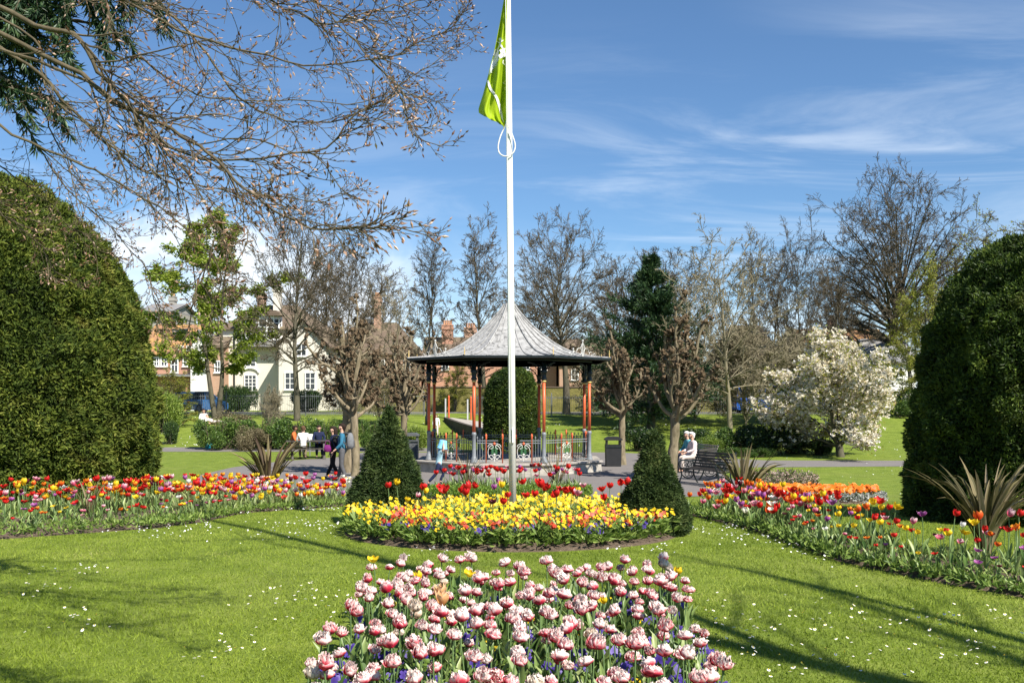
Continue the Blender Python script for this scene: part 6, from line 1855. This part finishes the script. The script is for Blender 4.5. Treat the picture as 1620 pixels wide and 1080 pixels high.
# ================================================================ people
M['skin'] = m_plain('skin', (.52, .31, .22), .5, .3, .06); M['skin_dark'] = m_plain('brown_skin', (.20, .10, .06), .5, .3, .06)
def m_cloth(name, c): return m_plain(name, c, .85, .15, .18, 14)
HAIR = {'dark': m_cloth('dark_hair', (.025, .016, .012)), 'brown': m_cloth('brown_hair', (.10, .055, .03)), 'white': m_cloth('white_hair', (.62, .60, .57))}
def skin_mesh(name, chains, m, parent, root=(0, 0)):
    """chains of joints [(x,y,z,r)...] grown into one smooth skin; equal joints are shared"""
    V, E, Rd, ix = [], set(), [], {}
    for ch in chains:
        prev = None
        for (x, y, z, rad) in ch:
            k = (round(x, 4), round(y, 4), round(z, 4))
            if k not in ix: ix[k] = len(V); V.append((x, y, z)); Rd.append(rad)
            if prev is not None and prev != ix[k]: E.add((prev, ix[k]))
            prev = ix[k]
    me = bpy.data.meshes.new(name); me.from_pydata(V, list(E), [])
    o = bpy.data.objects.new(name, me); COL.objects.link(o); o.parent = parent; me.materials.append(m)
    md = o.modifiers.new('skin', 'SKIN'); md.use_smooth_shade = True
    for i, rd in enumerate(Rd): me.skin_vertices[0].data[i].radius = (rd, rd) if np.ndim(rd) == 0 else rd
    me.skin_vertices[0].data[0].use_root = True
    sb = o.modifiers.new('smooth', 'SUBSURF'); sb.levels = 1; sb.render_levels = 1
    return o
def person(label, loc, rz, J, top, legs, hair, skin='skin', sc=1.0, long_hair=False, shoe=(.03, .03, .03), short=False):
    """J: joints (x right, y back, z up; the figure faces -y): pelvis, chest, neck, head, and per side shoulder.. hand, hip.. toe"""
    r = thing('person', label, 'person', loc, rz, sc)
    V = lambda n: np.array(J[n], float)
    pel, che, nek, hed = V('pelvis'), V('chest'), V('neck'), V('head'); up = unit(hed - nek); fw = np.array(J.get('face', (0, -1, 0)), float); fw = unit(fw - up * (fw @ up))
    side = np.cross(fw, up)
    mid = (pel + che) / 2
    T = lambda p, rad: (*p, rad)
    chin = hed - up * .055 + fw * .045; crown = hed + up * .085
    ch = [[T(pel, .095), T(mid, .085), T(che, .10), T(nek, .05), T(hed - up * .03, .075), T(hed + up * .03, .088), T(crown, .055)], [T(hed - up * .03, .075), T(chin, .035)],
          [T(hed - up * .03, .075), T(hed - up * .005 + fw * .105, .014)]]
    tp = [[T(pel + (mid - pel) * -.55, .140), T(pel, .140), T(mid, .132), T(che, .148), T(nek - up * .025, .07)]]
    lg = [[T(pel + (mid - pel) * .7, .122), T(pel, .130)]]; sh_ = []
    for s in ('l', 'r'):
        S_, E_, H_ = V(s + 'shoulder'), V(s + 'elbow'), V(s + 'wrist'); hd = unit(H_ - E_)
        palm = H_ + hd * .075; th_ax = unit(np.cross(hd, np.cross(hd, np.array([0, -1, .2])))) * -1; ac = np.cross(hd, th_ax)
        ch.append([T(che, .10), T(S_, .055), T((S_ + E_) / 2, .050), T(E_, .042), T((E_ + H_) / 2, .038), T(H_, .027), T(palm, .030)])
        cu = J.get('curl', .5)
        for k, (off, ln) in enumerate(((-.028, .062), (-.009, .074), (.010, .078), (.028, .068))):
            k0 = palm + ac * off * .9 + hd * .02; k1 = k0 + hd * ln * .5 + ac * off * .15 + th_ax * ln * .12 * cu; k2 = k1 + hd * ln * .4 + th_ax * ln * .35 * cu
            ch.append([T(palm, .030), T(k0, .010), T(k1, .009), T(k2, .007)])
        tb = H_ + hd * .03 + ac * -.03; ch.append([T(H_, .027), T(tb, .013), T(tb + hd * .04 - ac * .02 + th_ax * .02, .009)])
        endp = (S_ * .45 + E_ * .55) if short else E_ * .08 + H_ * .92
        mp = [T(che, .148), T(S_, .078), T((S_ + E_) / 2, .064)] + ([T(endp, .060)] if short else [T(E_, .055), T(endp, .044)])
        tp.append(mp)
        hp, kn, an, to = V(s + 'hip'), V(s + 'knee'), V(s + 'ankle'), V(s + 'toe')
        ch.append([T(pel, .095), T(hp, .08), T(kn, .055), T(kn * .55 + an * .45, .052), T(an, .036), T(to, .034)])
        lg.append([T(pel, .130), T(hp, .102), T((hp + kn) / 2, .086), T(kn, .070), T((kn + an) / 2, .066), T(an + (kn - an) * .06, .056)])
        sh_.append((an, to))
    skin_mesh('body', ch, M[skin], r); skin_mesh('top', tp, top, r); skin_mesh('trousers', lg, legs, r)
    sm = m_cloth('shoe', shoe)
    for an, to in sh_:
        f = unit(to - an); skin_mesh('shoe', [[T(an - [0, 0, .01], .048), T(an * .6 + to * .4 - [0, 0, .02], .048), T(to + f * .03, .040)]], sm, r)
    hm = MB(); t = np.linspace(0, 2 * PI, 14, endpoint=False); rows_ = []
    for q, rad in ((-.1, .04), (.0, .097), (.045, .105), (.09, .098), (.125, .065), (.14, .01)) if not long_hair else ((-.24, .07), (-.14, .10), (-.03, .107), (.045, .108), (.09, .10), (.125, .066), (.14, .01)):
        back = .055 if q < .05 else .018
        rows_.append([hed + up * q - fw * back + (side * math.cos(k) * rad * .88 + fw * math.sin(k) * (rad * (.55 if (q < .06 and math.sin(k) > 0) else 1.0))) for k in t])
    hm.grid(np.array(rows_), closed=True).build('hair', HAIR[hair], r, smooth=True)
    for s in (1, -1):
        MB().sphere(hed + fw * .083 + side * s * .032 + up * .01, .0115, 8, 6).build('eye', M['iron_dark'], r, smooth=True)
        MB().sphere(hed + side * s * .088, (.014, .024, .032), 8, 6).build('ear', M[skin], r, smooth=True)
    MB().bar(hed + fw * .088 - up * .045 - side * .022, hed + fw * .088 - up * .045 + side * .022, .012, .01).build('mouth', m_plain('lip', (.33, .10, .09), .5), r)
    return r
def stand(**k):
    J = dict(pelvis=(0, 0, .95), chest=(0, 0, 1.30), neck=(0, 0, 1.50), head=(0, -.02, 1.63), lshoulder=(-.185, .01, 1.41), relbow=(.25, .02, 1.13), lelbow=(-.25, .02, 1.13), rshoulder=(.185, .01, 1.41), lwrist=(-.25, -.06, .89), rwrist=(.25, -.06, .89),
             lhip=(-.09, 0, .90), rhip=(.09, 0, .90), lknee=(-.10, -.02, .50), rknee=(.10, -.02, .50), lankle=(-.10, .02, .09), rankle=(.10, .02, .09), ltoe=(-.11, -.13, .045), rtoe=(.11, -.13, .045)); J.update(k); return J
def sit(h=.46, **k):
    J = dict(pelvis=(0, 0, h + .12), chest=(0, -.02, h + .47), neck=(0, -.05, h + .67), head=(0, -.09, h + .80), lshoulder=(-.18, -.03, h + .58), rshoulder=(.18, -.03, h + .58), lelbow=(-.25, -.10, h + .33), relbow=(.25, -.10, h + .33), lwrist=(-.12, -.30, h + .22), rwrist=(.12, -.30, h + .22),
             lhip=(-.09, -.05, h + .10), rhip=(.09, -.05, h + .10), lknee=(-.11, -.44, h + .07), rknee=(.11, -.44, h + .07), lankle=(-.11, -.44, .09), rankle=(.11, -.46, .09), ltoe=(-.12, -.58, .045), rtoe=(.12, -.60, .045)); J.update(k); return J
C_ = lambda n, c: m_cloth(n, c)
teal, grey, black, navy, white, pale = C_('teal_hoodie', (.035, .14, .22)), C_('grey_trousers', (.09, .09, .095)), C_('black_cloth', (.012, .012, .014)), C_('navy_cloth', (.016, .022, .055)), C_('white_shirt', (.72, .70, .68)), C_('pale_blue_shirt', (.36, .55, .62))
pinkish, khaki, orange, purple, aqua, beige = C_('pink_white_blouse', (.70, .58, .56)), C_('khaki_cloth', (.22, .18, .11)), C_('orange_top', (.55, .14, .04)), C_('purple_bag', (.16, .02, .13)), C_('aqua_coat', (.10, .36, .42)), C_('beige_trousers', (.55, .47, .41))
def backpack(name, label, loc, rz, m, m2, sc=1.0):
    r = thing(name, label, 'backpack', loc, rz, sc)
    b = MB(); t = np.linspace(0, 2 * PI, 18, endpoint=False)
    rows_ = [[(w_ * np.sign(math.cos(k)) * abs(math.cos(k)) ** .6, .02 + dp * np.sign(math.sin(k)) * abs(math.sin(k)) ** .6, z) for k in t] for z, w_, dp in ((-.25, .02, .02), (-.24, .13, .08), (-.12, .155, .115), (.05, .15, .11), (.17, .13, .09), (.23, .08, .05), (.245, .01, .01))]
    b.grid(np.array(rows_), closed=True).build('sack', m, r, smooth=True)
    p = MB(); p.grid(np.array([[(w_ * math.cos(k), .115 + .04 * max(0, math.sin(k)) ** .5 if dp else .1, z) for k in np.linspace(0, PI, 8)] for z, w_, dp in ((-.2, .09, 1), (-.06, .11, 1), (.0, .10, 1), (.02, .02, 0))])); p.build('front_pocket', m2, r, smooth=True)
    for s in (1, -1):
        MB().tubes(smooth_line(np.array([(s * .10, -.05, -.18), (s * .13, -.16, -.05), (s * .12, -.24, .12), (s * .10, -.18, .24), (s * .08, -.03, .23)]), 16), .017, 5).build('strap', m2, r)
    return r
gp = m_cloth('grey_backpack_cloth', (.16, .165, .17)); gp2 = m_cloth('dark_grey_strap', (.07, .07, .075))
X1 = hx(541, 28.6)
person('man in blue hoodie and grey trousers with a grey backpack facing left', (X1, 28.6, 0), R(-80), stand(relbow=(.25, -.02, 1.14), rwrist=(.22, -.20, .97), lankle=(-.10, -.12, .09), ltoe=(-.11, -.28, .045), rankle=(.10, .12, .10), rtoe=(.11, -.03, .045)), teal, grey, 'dark', sc=.99)
backpack('backpack', 'grey backpack worn by the man in the blue hoodie', (X1 + .235, 28.6 - .04, 1.22), R(-80), gp, gp2)
X2 = hx(527, 29.3)
person('person in black clothes walking ahead of the man in the blue hoodie', (X2, 29.3, 0), R(-70), stand(lankle=(-.10, -.2, .09), ltoe=(-.11, -.35, .045), rankle=(.10, .18, .12), rtoe=(.11, .04, .05)), black, black, 'dark', long_hair=True, sc=.93)
backpack('backpack', 'navy backpack carried by the person in black clothes', (X2 + .23, 29.15, 1.10), R(-70), navy, navy, 1.1)
hb_ = thing('shoulder_bag', 'purple bag hanging beside the navy backpack', 'bag', (X2 - .10, 28.95, .98), R(20), .7)
MB().grid(np.array([[(w_ * math.cos(k), .07 * math.sin(k), z) for k in np.linspace(0, 2 * PI, 14, endpoint=False)] for z, w_ in ((-.17, .02), (-.16, .15), (0, .17), (.13, .13), (.15, .02))]), closed=True).build('pouch', purple, hb_, smooth=True)
MB().tubes(smooth_line(np.array([(-.12, 0, .13), (-.06, .0, .32), (.06, 0, .32), (.12, 0, .13)]), 14), .012, 5).build('handle', purple, hb_)
# child running with a blue bucket held over the head
X3 = hx(694, 26.6)
cj = stand(pelvis=(0, 0, .93), chest=(0, -.05, 1.27), neck=(0, -.10, 1.46), head=(0, -.14, 1.58), lshoulder=(-.17, -.06, 1.37), rshoulder=(.17, -.06, 1.37), lelbow=(-.32, -.16, 1.47), lwrist=(-.20, -.16, 1.69), relbow=(.36, -.06, 1.52), rwrist=(.19, -.12, 1.72),
           rknee=(.10, -.22, .55), rankle=(.10, -.06, .22), rtoe=(.10, -.20, .14), lknee=(-.10, .12, .52), lankle=(-.10, .42, .20), ltoe=(-.10, .36, .05))
person('child in pale blue shirt and dark trousers running with a blue bucket over the head', (X3, 26.6, 0), R(100), cj, pale, navy, 'brown', sc=.72, short=True)
bk = thing('bucket', 'light blue toy bucket held upside down on the running child head', 'bucket', (X3 + .10, 26.6, 1.115), 0); bk.rotation_euler = (R(8), R(10), 0)
M['bucket'] = m_plain('light_blue_plastic', (.20, .50, .72), .4, .4, .05)
MB().lathe([(.135, -.02), (.135, .0), (.128, .005), (.105, .19), (.10, .20), (.0, .202)], sides=18).build('shell', M['bucket'], bk, smooth=True); MB().lathe([(.140, -.025), (.147, -.01), (.140, .005)], sides=18).build('rim', M['bucket'], bk, smooth=True)
# people on the pale bench
person('white haired person in a pale pink blouse seated on the pale bench', (hx(1096, 32.4) - .02, 32.15, -.02), R(-78), sit(lwrist=(-.10, -.34, .74), rwrist=(.14, -.34, .70)), pinkish, beige, 'white')
person('person in an aqua coat seated at the far end of the pale bench', (hx(1093, 33.0) - .1, 32.85, -.02), R(-78), sit(), aqua, navy, 'white')
# people round the picnic table
person('dark haired person in an orange top at the left end of the picnic table', (hx(464, 40.2), 40.2, 0), R(95), sit(.46), orange, beige, 'dark', 'skin_dark')
person('person in a white shirt sitting on the near side of the picnic table', (hx(479, 39.2), 39.28, 0), R(195), sit(.46), white, khaki, 'brown')
person('person in a navy top sitting on the far side of the picnic table', (hx(504, 40.7), 40.74, 0), R(15), sit(.46), navy, navy, 'dark')
# people on the grass
gr = dict(lknee=(-.12, -.38, .42), rknee=(.12, -.36, .40), lankle=(-.12, -.66, .08), rankle=(.12, -.64, .08), ltoe=(-.12, -.78, .04), rtoe=(.12, -.76, .04))
person('person in white sitting upright on the left grass bank', (hx(322, 58.5), 58.5, gz(58.5)), R(20), sit(.0, **gr), white, white, 'dark')
ly = dict(pelvis=(0, 0, .12), chest=(0, .32, .22), neck=(0, .48, .34), head=(0, .55, .46), lshoulder=(-.18, .42, .28), rshoulder=(.18, .42, .28), lelbow=(-.24, .50, .06), relbow=(.24, .50, .06), lwrist=(-.2, .3, .05), rwrist=(.2, .3, .05), lhip=(-.09, -.03, .11), rhip=(.09, -.03, .11), lknee=(-.1, -.42, .2), rknee=(.1, -.42, .16), lankle=(-.1, -.82, .07), rankle=(.1, -.84, .07), ltoe=(-.1, -.9, .15), rtoe=(.1, -.92, .15))
person('person in pale clothes reclining on the left grass bank beside the one in white', (hx(341, 58.5), 58.3, gz(58.3) + .02), R(70), ly, pinkish, pinkish, 'brown')
person('small child in white standing on the bank behind the left bandstand columns', (hx(690, 53), 53, gz(53)), R(10), stand(), white, pinkish, 'brown', sc=.72)
